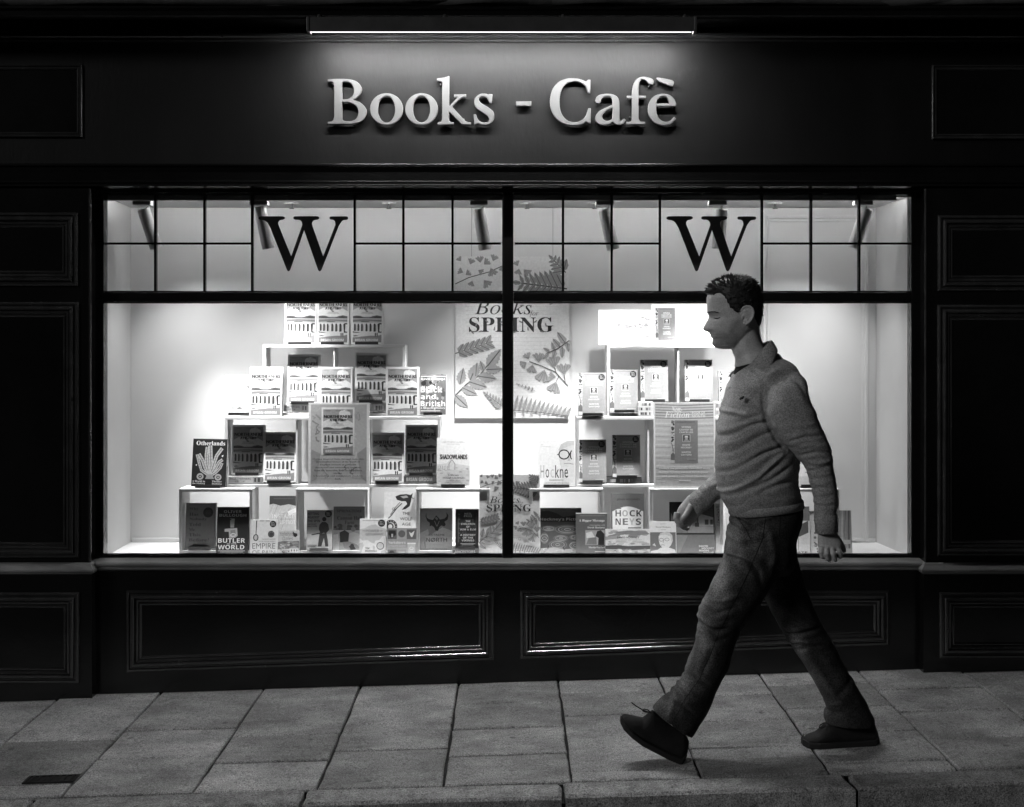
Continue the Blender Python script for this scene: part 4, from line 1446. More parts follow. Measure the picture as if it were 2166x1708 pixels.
@cover
def message(p):
    p.rect(0, 0, 1, 1, .34)
    p.rect(0, 0, 1, .02, .9)
    p.rect(.12, .065, .92, .078, .5)
    p.text('A Bigger Message', .1, .16, .92, .23, .92, 'sb').text('Conversations with', .44, .28, .92, .32, .8, 'si').text('David Hockney', .37, .34, .92, .395, .88, 'sb')
    p.rect(.3, .43, .92, .79, .62)
    p.poly([(.32, .5), (.5, .46), (.6, .6), (.34, .62)], .85).poly([(.4, .63), (.65, .6), (.66, .78), (.32, .78)], .4)
    p.poly([(.68, .45), (.8, .43), (.9, .52), (.9, .79), (.7, .79), (.72, .62), (.62, .58)], .1)
    p.text('Martin Gayford', .4, .83, .92, .885, .95, 'sb')
    p.rect(.6, .95, .92, .965, .8)


@cover
def family(p):
    p.rect(0, 0, 1, 1, .42)
    p.text('JOHN HOCKNEY', .17, .1, .88, .145, .18, 'hb')
    arc = [(0.03, .98), (.03, .36)] + [(.03 + .94 * t, .36 - .1 * math.sin(math.pi * t)) for t in np.linspace(.1, .9, 7)] + [(.97, .36), (.97, .98)]
    p.poly(arc, .97)
    p.rect(.12, .29, .3, .31, .4)
    for ch, u, g in (('H', .12, .4), ('O', .33, .7), ('C', .55, .25), ('K', .76, .12)):
        p.text(ch, u, .335, u + .17, .46, g, 'hb')
    for ch, u, g in (('N', .12, .35), ('E', .34, .45), ('Y', .54, .75), ('S', .74, .3)):
        p.text(ch, u, .5, u + .16, .63, g, 'hb')
    for i in range(4):
        p.rect(.5 + (.08 if i else 0), .68 + .05 * i, .9, .70 + .05 * i, .3)


@cover
def moor(p):
    """wide book: bands of cloud, field and hill"""
    p.rect(0, 0, 1, 1, .9)
    p.mottle(0, .1, 1, .3, 18, .5, .7, .12, 5, .35)
    p.poly([(.2, .12), (.5, .06), (.9, .1), (1, .2), (.7, .26), (.4, .2)], .5)
    p.poly([(0, .3), (.3, .26), (.4, .36), (0, .44)], .62)
    p.text('DAVID HOCKNEY', .26, .3, .76, .375, .1, 'hb').text('YORKSHIRE SKETCHBOOK', .22, .4, .82, .46, .62, 'h')
    p.mottle(0, .5, 1, .62, 30, .6, .95, .08, 7, .4)
    p.poly([(0, .66), (.25, .64), (.5, .68), (1, .66), (1, .8), (.6, .84), (0, .8)], .25)
    p.poly([(0, .82), (.5, .85), (1, .8), (1, 1), (0, 1)], .68)
    p.mottle(0, .82, 1, .98, 40, .4, .85, .05, 17, .5)


@cover
def drawn_face(p):
    """line drawing of a seated figure, kept plain"""
    p.rect(0, 0, 1, 1, .93)
    p.rect(.4, .07, .65, .085, .7)
    p.text('David Hockney', .24, .15, .8, .205, .3, 'sb').rect(.42, .25, .62, .262, .6)
    p.rect(.02, .33, .98, .98, .40)
    p.poly([(.02, .98), (.05, .9), (.3, .86), (.4, .8), (.75, .8), (.95, .86), (.98, .98)], .92)
    p.poly([(.34, .45), (.4, .36), (.55, .33), (.75, .34), (.85, .42), (.86, .6), (.8, .72), (.66, .84), (.5, .84), (.38, .7), (.34, .58)], .93)
    p.poly([(.34, .45), (.4, .36), (.55, .33), (.75, .34), (.85, .42), (.87, .6), (.82, .62), (.78, .46), (.6, .4), (.42, .42)], .82)
    p.ring(.44, .56, .09, .05, .015, .3).ring(.65, .55, .09, .05, .015, .3)
    p.line([(.42, .72), (.5, .71), (.56, .725)], .014, .3).line([(.53, .58), (.5, .66)], .012, .4)
    p.poly([(.34, .86), (.6, .86), (.64, .98), (.32, .98)], .9)
    p.poly([(.1, .72), (.18, .66), (.24, .76)], .88)


@cover
def interior(p):
    """dark wide-bordered picture of a room, kept generic"""
    p.rect(0, 0, 1, 1, .40)
    p.rect(0, .0, 1, .63, .08)
    p.rect(.02, .02, .97, .6, .42)
    p.poly([(.02, .02), (.55, .02), (.35, .3), (.1, .34), (.02, .2)], .18)
    p.poly([(.64, .02), (.97, .02), (.97, .3), (.64, .22)], .25)
    for i in range(6):
        p.line([(.66, .05 + i * .03), (.96, .03 + i * .05)], .008, .1)
    p.poly([(.64, .22), (.97, .3), (.97, .46), (.64, .46)], .66).rect(.78, .34, .86, .44, .25).rect(.9, .34, .96, .44, .25)
    p.rect(.4, .46, .97, .6, .5).rect(.6, .2, .63, .48, .2).rect(.56, .4, .65, .48, .15)
    p.poly([(.1, .64), (.4, .64), (.2, 1), (0, 1)], .48).poly([(0, .84), (.08, .84), (.12, 1), (0, 1)], .15)
    for i, (s, u, L) in enumerate((('DAVID', .64, .2), ('HOCKNEY', .7, .27), ('MOVING', .64, .22), ('FOCUS', .74, .22))):
        p.text(s, u, .835 + i * .042, u + L, .868 + i * .042, .95, 'hb')


@cover
def winter(p):
    """wide pale book: bare branches over a snowy road, kept generic"""
    p.rect(0, 0, 1, 1, .97)
    p.mottle(.3, .42, .98, .52, 40, .62, .92, .035, 3, .8)
    p.mottle(.02, .48, .6, .58, 24, .75, .93, .04, 4, .5)
    for pts in ([(.98, .3), (.8, .18), (.7, .02)], [(.98, .28), (.75, .26), (.5, .3), (.3, .38)], [(.9, .24), (.7, .2), (.5, .22)], [(.85, .1), (.96, .04)], [(.95, .2), (.98, .02)]):
        p.line(pts, .012, .5, True)
    p.poly([(.86, .48), (.91, .36), (.96, .48)], .7)
    for i, ch in enumerate('DAVID'):
        p.text(ch, .24 + i * .065, .78 - i * .012, .275 + i * .065, .88 - i * .012, .55, 'h')
    for i, ch in enumerate('HOCKNEY'):
        p.text(ch, .6 + i * .05, .72 - i * .008, .63 + i * .05, .80 - i * .008, .6, 'h')
    p.mottle(.85, .75, .98, .95, 12, .6, .85, .03, 8, .4)


@cover
def spread(p):
    """leaflet with a picture of the grey book on its left half"""
    p.rect(0, 0, 1, 1, .97)
    p.rect(.03, .03, .97, .97, .94)
    q = Print(p.w * .33, p.h * .82)
    covers['spring_plain'](q)
    b = len(p.mb.v)
    p.k += 2
    k0 = p.k * p.STEP
    p.mb.v += [(x - p.w * .27, y - k0, z + p.h * .09) for x, y, z in q.mb.v]
    p.mb.f += [tuple(b + i for i in f) for f in q.mb.f]
    p.mb.c += q.mb.c
    p.k += q.k
    p.text('Fiction', .6, .2, .86, .32, .90, 'scr')
    for i in range(7):
        p.rect(.55, .45 + i * .055, .9, .468 + i * .055, .88)


@cover
def spring_plain(p):
    p.rect(0, 0, 1, 1, .52)
    leaf_strip(p, .14)
    p.rect(.22, .035, .9, .045, .3)
    for s, v in (('SPRING', .14), ('CANNOT BE', .2), ('CANCELLED', .26), ('DAVID', .555), ('HOCKNEY', .615), ('MARTIN', .725), ('GAYFORD', .785)):
        L = .056 * len(s)
        p.text(s, .57 - L / 2, v, .57 + L / 2, v + .04, .93, 'hb')
    portrait(p, .43, .335, .72, .51)
    p.rect(.6, .9, .92, .912, .7)


@cover
def tate(p):
    p.rect(0, 0, 1, 1, .90)
    p.rect(.0, 0, 1, .3, .48).text('EARTH', .2, .34 - .1, .8, .3, .1, 'h') if False else p.rect(0, 0, 1, .3, .46)
    p.text('EARTH', .12, .2, .76, .27, .08)
    p.poly([(.02, .6), (.95, .3), (.95, .55), (.1, .8)], .35)
    p.poly([(.3, .92), (.34, .78), (.62, .62), (.86, .78), (.92, .92)], .93)
    p.line([(.62, .62), (.6, .92)], .015, .4)
    p.text('TATE', .45, .945, .9, .985, .2, 'hb')


@cover
def pale_lines(p):
    p.rect(0, 0, 1, 1, .92)
    for i in range(12):
        p.line([(.3 + .055 * i, .2 + .02 * (i % 3)), (.28 + .056 * i, .5), (.32 + .054 * i, .9)], .01, .6)
    p.rect(.0, .0, .16, 1, .8)
    for i, ch in enumerate('PAINTING'):
        p.text(ch, .04, .06 + i * .05, .12, .095 + i * .05, .4, 'h')


@cover
def drape(p):
    p.rect(0, 0, 1, 1, .74)
    for i in range(7):
        u = .1 + .13 * i
        p.poly([(u, 0), (u + .06, 0), (u + .03 - .1 * (i % 2), .5), (u + .05, 1), (u - .02, 1), (u - .04, .5)], (.5, .88, .6)[i % 3])
    p.rect(.55, .68, .95, .78, .9).rect(.4, .88, 1, 1, .8)


@cover
def plain_title(p):
    p.rect(0, 0, 1, 1, .95)
    p.text('GARDEN', .3, .28, .9, .36, .4, 'h') if False else p.text('GA', .6, .28, .9, .36, .5, 'h')
    p.rect(.3, .55, .9, .57, .5).text('FROM', .35, .6, .7, .65, .5).rect(.3, .7, .9, .715, .6).poly([(0, .8), (1, .76), (1, 1), (0, 1)], .86)


@cover
def easter_bar(p):
    p.rect(0, 0, 1, 1, .88)
    p.rect(.2, .2, .8, .24, .5).rect(.2, .5, .7, .53, .4).mottle(.1, .6, .9, .95, 18, .3, .9, .09, 4)


def botanical(p, bgd, dark, fill):
    """leaves and fern fronds round a title"""
    p.rect(0, 0, 1, 1, bgd)
    for i in range(26):
        p.k -= .8
        p.rect(.09, .26 + i * .024, .9 - .1 * ((i * 7) % 3 == 0), .264 + i * .024, bgd - .05)
    # ginkgo spray, top left
    br = [(0.0, .17), (.12, .13), (.3, .095), (.47, .04)]
    p.line(br, .008, dark)
    for u, v, a, L in ((.05, .03, -2.2, .045), (.13, .05, -1.2, .055), (.07, .1, -2.7, .05), (.09, .115, -.6, .05), (.22, .04, -1.7, .06), (.25, .05, -.7, .06), (.33, .03, -1.2, .06), (.31, .07, 1.2, .075), (.15, .15, 1.9, .05), (.25, .145, .9, .075), (.42, .05, 1.6, .06), (.2, .085, .5, .05), (.55, .06, -2, .05), (.56, .075, 1.8, .055)):
        p.fan(u, v, a, L, fill, dark)
    p.fan(.6, .08, .8, .07, fill, dark)
    # fern, top right
    p.sprig(1.02 - .04, .2, .58, .165, 8, .2, .045, fill - .06, dark, dark, 1.0, 3)
    p.sprig(.97, .1, .86, .02, 4, .12, .035, fill - .06, dark, dark, 1.0, 3)
    # title
    p.text('New', .31, .222, .44, .268, .18, 'si')
    p.text('Books', .17, .270, .67, .358, .15, 'si').text('for', .65, .335, .73, .375, .3, 'si')
    p.text('SPRING', .12, .375, .86, .468, .14, 'sb')
    for i in range(14):
        p.k -= .6
        u = .14 + .05 * i
        p.leaf(u, .46 - .05 * (i % 2), .9 + i, .04, .008, .5, None, 2)
    # leaf spray, left
    p.sprig(.0, .6, .29, .535, 6, .09, .03, fill - .06, dark, dark, .75, 2, False)
    # big toothed fern, left
    p.line([(0, .86), (.1, .79), (.22, .73), (.33, .63)], .012, dark)
    for u, v, a, L in ((.04, .79, -1.35, .15), (.13, .765, -1.15, .17), (.18, .74, -1.5, .12), (.25, .71, -1.9, .1), (.28, .68, -.9, .2), (.27, .7, -.05, .15), (.2, .74, .15, .17), (.12, .775, .3, .17), (.06, .81, .45, .15), (.0, .86, .75, .16)):
        p.leaf(u, v, a, L, L * .3, fill, dark, 6)
    # sprig right
    p.line([(1.0, .52), (.9, .57), (.8, .6)], .008, dark)
    for u, v, a, L in ((.97, .54, -2.2, .13), (.92, .56, -2.3, .1), (.87, .58, -1.9, .08), (.83, .59, -2.6, .07), (.94, .56, 1.6, .1), (.88, .58, 1.9, .09), (.82, .6, 2.4, .07), (.98, .53, 1.4, .09)):
        p.leaf(u, v, a, L, L * .28, fill, dark, 2)
    # ginkgo branch right
    p.line([(.99, .80), (.88, .715), (.75, .675), (.65, .65)], .007, dark)
    for a_, b_ in (((.873, .69), (.885, .72)), ((.955, .732), (.965, .78)), ((.886, .773), (.91, .74))):
        p.line([a_, b_], .006, dark)
    for u, v, a, L in ((.646, .635, -2.0, .06), (.627, .653, 2.6, .06), (.679, .667, 1.75, .075), (.732, .655, -1.6, .085), (.784, .70, 1.85, .11), (.873, .69, -1.75, .105), (.955, .732, -1.6, .10), (.883, .745, 3.3, .065), (.886, .773, 1.9, .10)):
        p.fan(u, v, a, L, fill, dark)
    p.sprig(.7, .83, .55, .79, 5, .03, .01, .6, .55, None, .9, 1)
    # fronds along the foot
    for i in range(13):
        u = .52 + .037 * i
        if u > .98:
            break
        p.leaf(u, .955 + .003 * i, -1.35 + .03 * i, .15 - .004 * i, .018, fill, dark, 5)
        if i % 2 == 0:
            p.leaf(u, .96, 1.4, .045, .012, fill, None, 3)
    p.line([(.5, .95), (.75, .965), (.99, .985)], .006, dark)
    p.sprig(.42, .93, .27, .85, 6, .07, .018, fill, dark, None, 1.0, 3)


@cover
def botanical_white(p):
    botanical(p, .96, .34, .66)


@cover
def botanical_grey(p):
    botanical(p, .84, .24, .52)


@cover
def viaduct_poster(p):
    p.rect(0, 0, 1, 1, .97)
    p.rect(.04, .02, .955, .955, .74)
    rg_ = random.Random(11)
    for i in range(70):          # engraved map-like scribble behind the picture
        p.k -= .85
        u, v = rg_.uniform(.06, .86), rg_.uniform(.04, .86)
        pts = [(u, v)]
        for _ in range(3):
            pts.append((min(.93, max(.05, pts[-1][0] + rg_.uniform(-.05, .06))), min(.93, pts[-1][1] + rg_.uniform(.01, .04))))
        p.line(pts, rg_.uniform(.006, .03), rg_.uniform(.48, .84))
    p.poly([(.05, .55), (.2, .6), (.14, .9), (.05, .93)], .62).poly([(.95, .52), (.8, .6), (.86, .88), (.95, .93)], .62)
    q = Print(p.w * .54, p.h * .56)
    covers['viaduct'](q)
    b = len(p.mb.v)
    p.k += 2
    k0 = p.k * p.STEP
    p.mb.v += [(x - p.w * .015, y - k0, z + p.h * .385) for x, y, z in q.mb.v]
    p.mb.f += [tuple(b + i for i in f) for f in q.mb.f]
    p.mb.c += q.mb.c
    p.k += q.k
    for i, s in enumerate(('Making inspired links through time, this', 'monumental history of the North of', 'England abounds in colourful', 'characters and enthralling incident,', 'from the Venerable Bede to the Miners', 'Strike.', 'A fascinating and compulsively readable', 'book.')):
        L = .021 * len(s)
        p.text(s, .49 - L / 2, .655 + i * .033, .49 + L / 2, .676 + i * .033, .12, 'sb')


@cover
def month_poster(p):
    p.rect(0, 0, 1, 1, .97)
    p.rect(.025, .012, .98, .975, .80)
    for i in range(30):
        v = .02 + .031 * i
        p.k -= .8
        p.poly([(.03, v), (.4, v + .012), (.975, v - .003), (.975, v + .012), (.5, v + .024), (.03, v + .014)], (.52, .6, .56)[i % 3] if v < .2 else (.70, .84, .78, .88)[i % 4])
    p.text('Non-', .29, .045, .47, .115, .98, 'sbi')
    p.text('Fiction', .18, .105, .59, .18, .98, 'sbi').rect(.605, .1, .61, .18, .9)
    p.text('BOOK OF', .625, .105, .84, .135, .95, 'hb').text('MONTH', .625, .145, .84, .178, .95, 'hb')
    q = Print(p.w * .44, p.h * .50)
    covers['spring_plain'](q)
    b = len(p.mb.v)
    p.k += 2
    k0 = p.k * p.STEP
    p.mb.v += [(x, y - k0, z + p.h * .29) for x, y, z in q.mb.v]
    p.mb.f += [tuple(b + i for i in f) for f in q.mb.f]
    p.mb.c += q.mb.c
    p.k += q.k
    for i, s in enumerate(('Though the pandemic cancelled many', 'things, Spring cannot be stopped -', 'and neither can David Hockney.')):
        L = .0245 * len(s)
        p.text(s, .5 - L / 2, .755 + i * .047, .5 + L / 2, .785 + i * .047, .93, 'sb')
    p.rect(.41, .905, .6, .918, .92)


# ================================================================== BOOKS
_meshes = {}


def art(design, w, h, kind='ink'):
    key = (design, round(w, 3), round(h, 3))
    if key not in _meshes:
        p = Print(w, h)
        covers[design](p)
        me = p.done()
        me.materials.append(M['ink' if kind == 'ink' else 'poster_ink'])
        _meshes[key] = me
    return _meshes[key]


def stand_parts(w, parent):
    k = ('stand', round(w, 3))
    if k not in _meshes:
        lip = MB().box((-w / 2, -0.016, 0), (w / 2, -0.012, 0.013)).box((-w / 2, -0.012, 0), (w / 2, 0.05, 0.003))
        back = MB().rings([[(-w / 4, 0.046, 0.003), (w / 4, 0.046, 0.003), (w / 4, 0.0485, 0.003), (-w / 4, 0.0485, 0.003)], [(-w / 4, 0.052, 0.10), (w / 4, 0.052, 0.10), (w / 4, 0.0545, 0.10), (-w / 4, 0.0545, 0.10)]])
        _meshes[k] = (lip.mesh('ledge'), back.mesh('back_plate'))
    obj('ledge', _meshes[k][0], M['stand'], parent)
    obj('back_plate', _meshes[k][1], M['stand'], parent)


def book(design, x0, y0, x1, y1, Yb, label, group=None, tilt=7.0, thick=0.026, roll=0.0, base=None, stand=None, size=None, edge=None, yaw=0.0, hard=True, z=None):
    """a standing book whose front fills a pixel rectangle; base = tone of the binding"""
    a, b, c2 = P(x0, y1, Yb), P(x1, y1, Yb), P(x0, y0, Yb)
    w, h = b.x - a.x, c2.z - a.z
    if size:
        w, h = size
    zb = a.z if z is None else z
    t = thing('book', label, 'book', group, ((a.x + b.x) / 2, Yb, zb), (R(-tilt), R(roll), R(yaw)))
    th = thick
    key = ('case', design, round(w, 3), round(h, 3), round(th, 3))
    if key not in _meshes:
        cs = MB()
        bt = 0.0026 if hard else 0.0008
        ov = 0.003 if hard else 0.0
        cs.box((-w / 2, 0, 0), (w / 2, bt, h)).box((-w / 2, th - bt, 0), (w / 2, th, h)).box((-w / 2, bt, 0), (-w / 2 + bt, th - bt, h))
        pg = MB().box((-w / 2 + bt + .0002, bt + .0002, ov), (w / 2 - ov, th - bt - .0002, h - ov))
        _meshes[key] = (cs.mesh('cover'), pg.mesh('page_block'))
    m = M['white'] if base is None else tone(base)
    if not _meshes[key][0].materials:
        _meshes[key][0].materials.append(m)
    obj('cover', _meshes[key][0], None, t)
    obj('page_block', _meshes[key][1], M['paper'], t)
    obj('cover_print', art(design, w, h), None, t)
    if stand:
        s = thing('book_stand', 'small black stand under the ' + stand, 'book stand', 'small black stands under the books', ((a.x + b.x) / 2, Yb, zb - 0.0034))
        s.rotation_euler = (0, 0, R(yaw))
        stand_parts(min(w * 0.72, 0.12), s)
    return t


_tones = {}


def tone(v):
    k = round(v, 2)
    if k not in _tones:
        _tones[k] = mat('book_binding', lin(v), 0.45, 0.4, 0.02, 80, 0.05, 12)
    return _tones[k]


def flat_books(x0, y0, x1, y1, Yf, n, label, design=None, depth=0.10, tones=(.9,)):
    """n books lying flat one on another, spines to the front"""
    a, b = P(x0, y1, Yf), P(x1, y0, Yf)
    H = (b.z - a.z) / n
    w = b.x - a.x
    for i in range(n):
        lb = label if n == 1 else label % ('lowest', 'second', 'third', 'fourth')[i] if n > 1 else label
        t = thing('book', lb, 'book', 'books lying flat on the shelves', ((a.x + b.x) / 2, Yf, a.z + H * i + 0.0002))
        g = tones[i % len(tones)]
        d = depth - 0.004 * (i % 2)
        mb = MB().box((-w / 2, 0, 0), (w / 2, d, .002)).box((-w / 2, 0, H - .0026), (w / 2, d, H - .0006)).box((-w / 2, 0, .002), (w / 2, .002, H - .0026))
        obj('cover', mb, tone(g), t)
        obj('page_block', MB().box((-w / 2 + .003, .0022, .0021), (w / 2 - .003, d - .003, H - .0027)), M['paper'], t)
        p = Print(w, H - .001)
        p.rect(.0, .04, 1, .96, g)
        fg = .15 if g > .5 else .85
        if design == 'north':
            p.poly([(.02, .1), (.3, .5), (.3, .9), (.02, .9)], .6).text('NORTHERNERS', .06, .18, .66, .48, fg).text('A HISTORY', .2, .58, .5, .84, fg)
            p.rect(.72, .06, .98, .94, .7).rect(.76, .2, .82, .8, .3).rect(.86, .2, .93, .8, .3)
        elif design:
            p.text(design, .08, .2, .86, .75, fg, 'hb')
        else:
            rg_ = random.Random(int(x0) + i)
            for k in range(9):
                u = rg_.uniform(.03, .8)
                p.rect(u, .2, u + rg_.uniform(.02, .12), .8, rg_.choice((.3, .5, .7)))
        me = p.done('spine_print')
        me.materials.append(M['ink'])
        obj('spine_print', me, None, t)


NG = 'hardbacks with a railway viaduct on the cover'
NS = (0.1535, 0.2345)
vb = lambda *a, **k: book('viaduct', *a, group=NG, size=NS, thick=0.032, hard=True, **k)
lab = 'white-bordered viaduct hardback, '
Yt = Y3 + 0.03
vb(601, 625, 668.6, 727.4, Yt, lab + 'left of the three on the top shelf', stand='left viaduct hardback on the top shelf', z=Z3 + .0036)
vb(669.5, 625, 738, 727.4, Yt, lab + 'middle of the three on the top shelf', stand='middle viaduct hardback on the top shelf', z=Z3 + .0036)
vb(742, 625, 810.5, 727.4, Yt + .002, lab + 'right of the three on the top shelf', stand='right viaduct hardback on the top shelf', z=Z3 + .0036)
vb(606, 753, 676, 853.6, Y3 + .012, lab + 'in the left cell of the top tier', stand='viaduct hardback in the left top cell')
vb(750, 752.5, 819, 851.2, Y3 + .012, lab + 'in the right cell of the top tier', stand='viaduct hardback in the right top cell')
vb(527, 775, 596, 880, Y2 + .008, lab + 'left of the three in front of the top tier', tilt=5, z=Z2 + .0006)
vb(676, 775, 744, 880, Y2 + .008, lab + 'standing just above the large viaduct poster', tilt=5, z=Z2 + .0006)
vb(817, 775, 885, 879.7, Y2 + .008, lab + 'left of the dark book with bold white title', tilt=5, z=Z2 + .0006)
vb(489, 902.8, 558, 1004, Y2 + .03, lab + 'left one in the left cell of the middle tier', stand='left viaduct hardback in the left middle cell')
vb(556.5, 918.9, 625.5, 1020, Y2 + .004, lab + 'right one in the left cell of the middle tier', stand='right viaduct hardback in the left middle cell')
vb(785, 918, 853, 1021, Y2 + .006, lab + 'just right of the large viaduct poster', stand='viaduct hardback right of the poster')
vb(857, 901.8, 925, 1004, Y2 + .03, lab + 'left of the white book with ruined arch', stand='viaduct hardback left of the ruined arch book')
fl = 'flat book on its side, '
flat_books(600, 856, 652, 871, Y3 + .004, 1, fl + 'under the viaduct hardback in the left top cell', 'north', tones=(.85,))
flat_books(782, 855, 819, 871, Y3 + .004, 1, fl + 'under the viaduct hardback in the right top cell', tones=(.6,))
flat_books(483, 1008, 555, 1023, Y2 + .004, 1, fl + 'under the left viaduct hardback in the left middle cell', 'north', tones=(.85,))
flat_books(854, 1007.5, 924, 1022, Y2 + .012, 1, fl + 'under the viaduct hardback left of the ruined arch book', 'BRIAN GROOM', tones=(.35,))
flat_books(388, 1163.5, 454, 1173, Y1 + .004, 1, fl + 'under the grey book with black title lines', 'NO ONE ROUND HERE', tones=(.9,))
flat_books(636, 1165.5, 702, 1173, Y1 + .004, 1, fl + 'under the cricket book with the batsman', 'SPRING IS COMING', tones=(.8,))
flat_books(957, 1162.5, 1013, 1173, Y1 - .02, 1, fl + 'dark with white letters, under the black saga book', 'ANCESTORS', tones=(.3,))
flat_books(1350, 851, 1382, 880, Y2 + .006, 3, 'white book lying flat, %s of three stacked left of the month poster', tones=(.95, .93, .96), depth=.06)
flat_books(1514, 851, 1524, 880, Y2 + .006, 2, 'white book lying flat, %s of two stacked between poster and man', tones=(.95, .9), depth=.06)
flat_books(1282, 1011.5, 1358, 1023, Y2 + .02, 1, fl + 'dark, under the grey book nearest the month poster', tones=(.25,))

book('peak', 475, 794, 541, 877, Y2 + .03, 'very pale book with a mountain peak, half hidden behind a viaduct book', stand='pale mountain peak book', base=.96)
book('crowd', 888.5, 792.6, 943, 876.5, Y2 + .02, 'small dark patterned book with bold white title, right end of its tier', stand='small dark book with bold white title', base=.4, hard=False, thick=.04)
book('otherlands', 404, 929, 477, 1030, Y1 + .03, 'black book with a pale fern-like sea creature, left end of the display', roll=1.2, stand='black book with the pale sea creature', base=.12)
book('shadowlands', 923.5, 927, 993.5, 1028.5, Y1 + .03, 'white book with black capitals over a ruined arch', stand='white book with the ruined arch', base=.96)
book('why', 391, 1065, 454, 1160.5, Y1 + .01, 'plain grey book with seven short lines of dark title', stand='grey book with seven title lines', base=.5)
book('butler', 457, 1073.5, 524.5, 1172, Y1 - .012, 'black book with large white capitals and a hand holding a note', base=.12)
book('spoon', 528.6, 1100, 586.5, 1173, 0.105, 'white paperback with a black spoon and two round stickers', base=.92, hard=False)
book('slant', 567.8, 1050, 626.5, 1160, Y1 + .02, 'grey book with slanting rain strokes and white capitals', base=.75)
book('dales', 587.4, 1122, 632.5, 1173, 0.095, 'small pale book with a bird and stone cottage', base=.8, hard=False, thick=.008)
book('batsman', 648, 1080, 702, 1163.5, Y1 - .005, 'grey book with a dark cricket batsman', stand='cricket book with the batsman', base=.6, hard=False)
book('farm', 704, 1072.6, 771.5, 1172, Y1 + .004, 'book with three people sitting on a farm under grey sky', base=.45)
book('world_map', 760, 1098, 816.5, 1172.6, 0.10, 'white book with a world map and a round magnifier', base=.95, hard=False)
book('beast', 811.5, 1041, 879.5, 1143, Y1 - .01, 'white book with a black curling beast', base=.97)
book('icons', 818.5, 1118, 881.5, 1173, 0.095, 'small square book of grey tiles with a sheep and a beer glass', base=.6, thick=.012)
book('horned', 888, 1076, 956, 1172, Y1 + .01, 'grey book with a dark horned head', base=.55)
book('runes', 963, 1077.6, 1012.5, 1160, Y1 - .012, 'black book filled with small white capitals beside the small fern poster', stand='black book beside the small fern poster', base=.12, hard=False)
# right half
SG = 'grey hardbacks with a leafy strip down the left edge'
SS = (0.1315, 0.199)
sb_ = lambda *a, **k: book('spring', *a, group=SG, size=SS, thick=0.03, base=.6, **k)
sl = 'leafy-edged plain book with a small square portrait, '
sb_(1224.5, 793.6, 1282, 878, Y2 + .012, sl + 'leftmost of its tier', stand='leftmost leafy-edged book')
sb_(1291.4, 786, 1349, 871, Y2 + .03, sl + 'second from left in its tier', stand='second leafy-edged book from the left')
sb_(1355.6, 765.4, 1413.8, 849, Y3 + .012, sl + 'in the left cell of the top tier', stand='leafy-edged book in the left top cell')
sb_(1450, 765.4, 1508, 849, Y3 + .012, sl + 'right of the divider, before the man', stand='leafy-edged book right of the divider')
sb_(1523, 789, 1580, 873, Y2 + .02, sl + 'behind the collar of the man', stand='leafy-edged book behind the collar of the man')
sb_(1225, 938, 1281.5, 1020, Y2 + .004, sl + 'left one in the middle tier', stand='left leafy-edged book of the middle tier')
sb_(1297, 927, 1354, 1009.5, Y2 + .02, sl + 'on a flat dark book', stand='leafy-edged book on the dark flat book')
book('winter', 1266.5, 653.5, 1377, 727.8, Y3 + .03, 'wide white book with bare branches', base=.97, z=Z3 + .0006, thick=.02)
book('glasses', 1139, 930.5, 1214.5, 1029, Y1 + .04, 'white book with a face in round black spectacles', stand='white book with the spectacles', base=.97)
book('pool', 1143, 1075.5, 1230.5, 1172, Y1 - .01, 'large dark book with pale swirling ovals', base=.3, thick=.02)
book('message', 1218.5, 1086, 1285, 1171, 0.105, 'dark grey book with white serif title and small inset photo', base=.34)
book('family', 1294, 1045, 1363.5, 1150, Y1 + .02, 'book with large multi-toned capitals under a grey arc', base=.42)
book('moor', 1281, 1120, 1375.5, 1172.6, 0.095, 'low wide book with cloudy moorland', base=.9, thick=.012)
book('drawn_face', 1374.5, 1104, 1431, 1173, 0.095, 'small book with a line-drawn face in glasses on grey', base=.93, hard=False, thick=.012)
book('interior', 1418, 1063, 1513, 1172, Y1 - .012, 'large dark book with a framed room, behind the fist of the man', base=.3, thick=.022)
book('pale_lines', 1514.5, 1066, 1598, 1172, Y1 - .005, 'tall pale book mostly hidden behind the man\'s hip', base=.9)
book('plain_title', 1684, 930, 1750, 1029, Y1 + .03, 'white book seen between the sleeve and back of the man', stand='white book between sleeve and back', base=.95)
book('tate', 1650, 1072.5, 1714.5, 1172.6, 0.105, 'book with a pale lotus petal, behind the man\'s lowered hand', base=.85)
book('easter_bar', 1716, 1082, 1752, 1172, 0.11, 'narrow pale book just behind the lowered hand', base=.9, hard=False)
book('drape', 1750, 1081, 1803, 1171.5, Y1 - .02, 'grey book with folded drapery, rightmost of the display', base=.7)

# ================================================================== POSTERS
def poster(design, x0, y0, x1, y1, Y, label, name='poster', th=0.004, tilt=0.0, back=True, foot=True):
    a, b, c2 = P(x0, y1, Y), P(x1, y1, Y), P(x0, y0, Y)
    w, h = b.x - a.x, c2.z - a.z
    t = thing(name, label, 'poster', None, ((a.x + b.x) / 2, Y, a.z), (R(-tilt), 0, 0))
    obj('board', MB().box((-w / 2, 0, 0), (w / 2, th, h)), M['white'], t)
    obj('poster_print', art(design, w, h, 'poster'), None, t)
    if foot:
        obj('strut', MB().rings([[(-.03, th, h * .6), (.03, th, h * .6), (.03, th + .002, h * .6), (-.03, th + .002, h * .6)], [(-.05, .07, 0.0), (.05, .07, 0.0), (.05, .072, 0.0), (-.05, .072, 0.0)]]), M['white'], t)
    return t


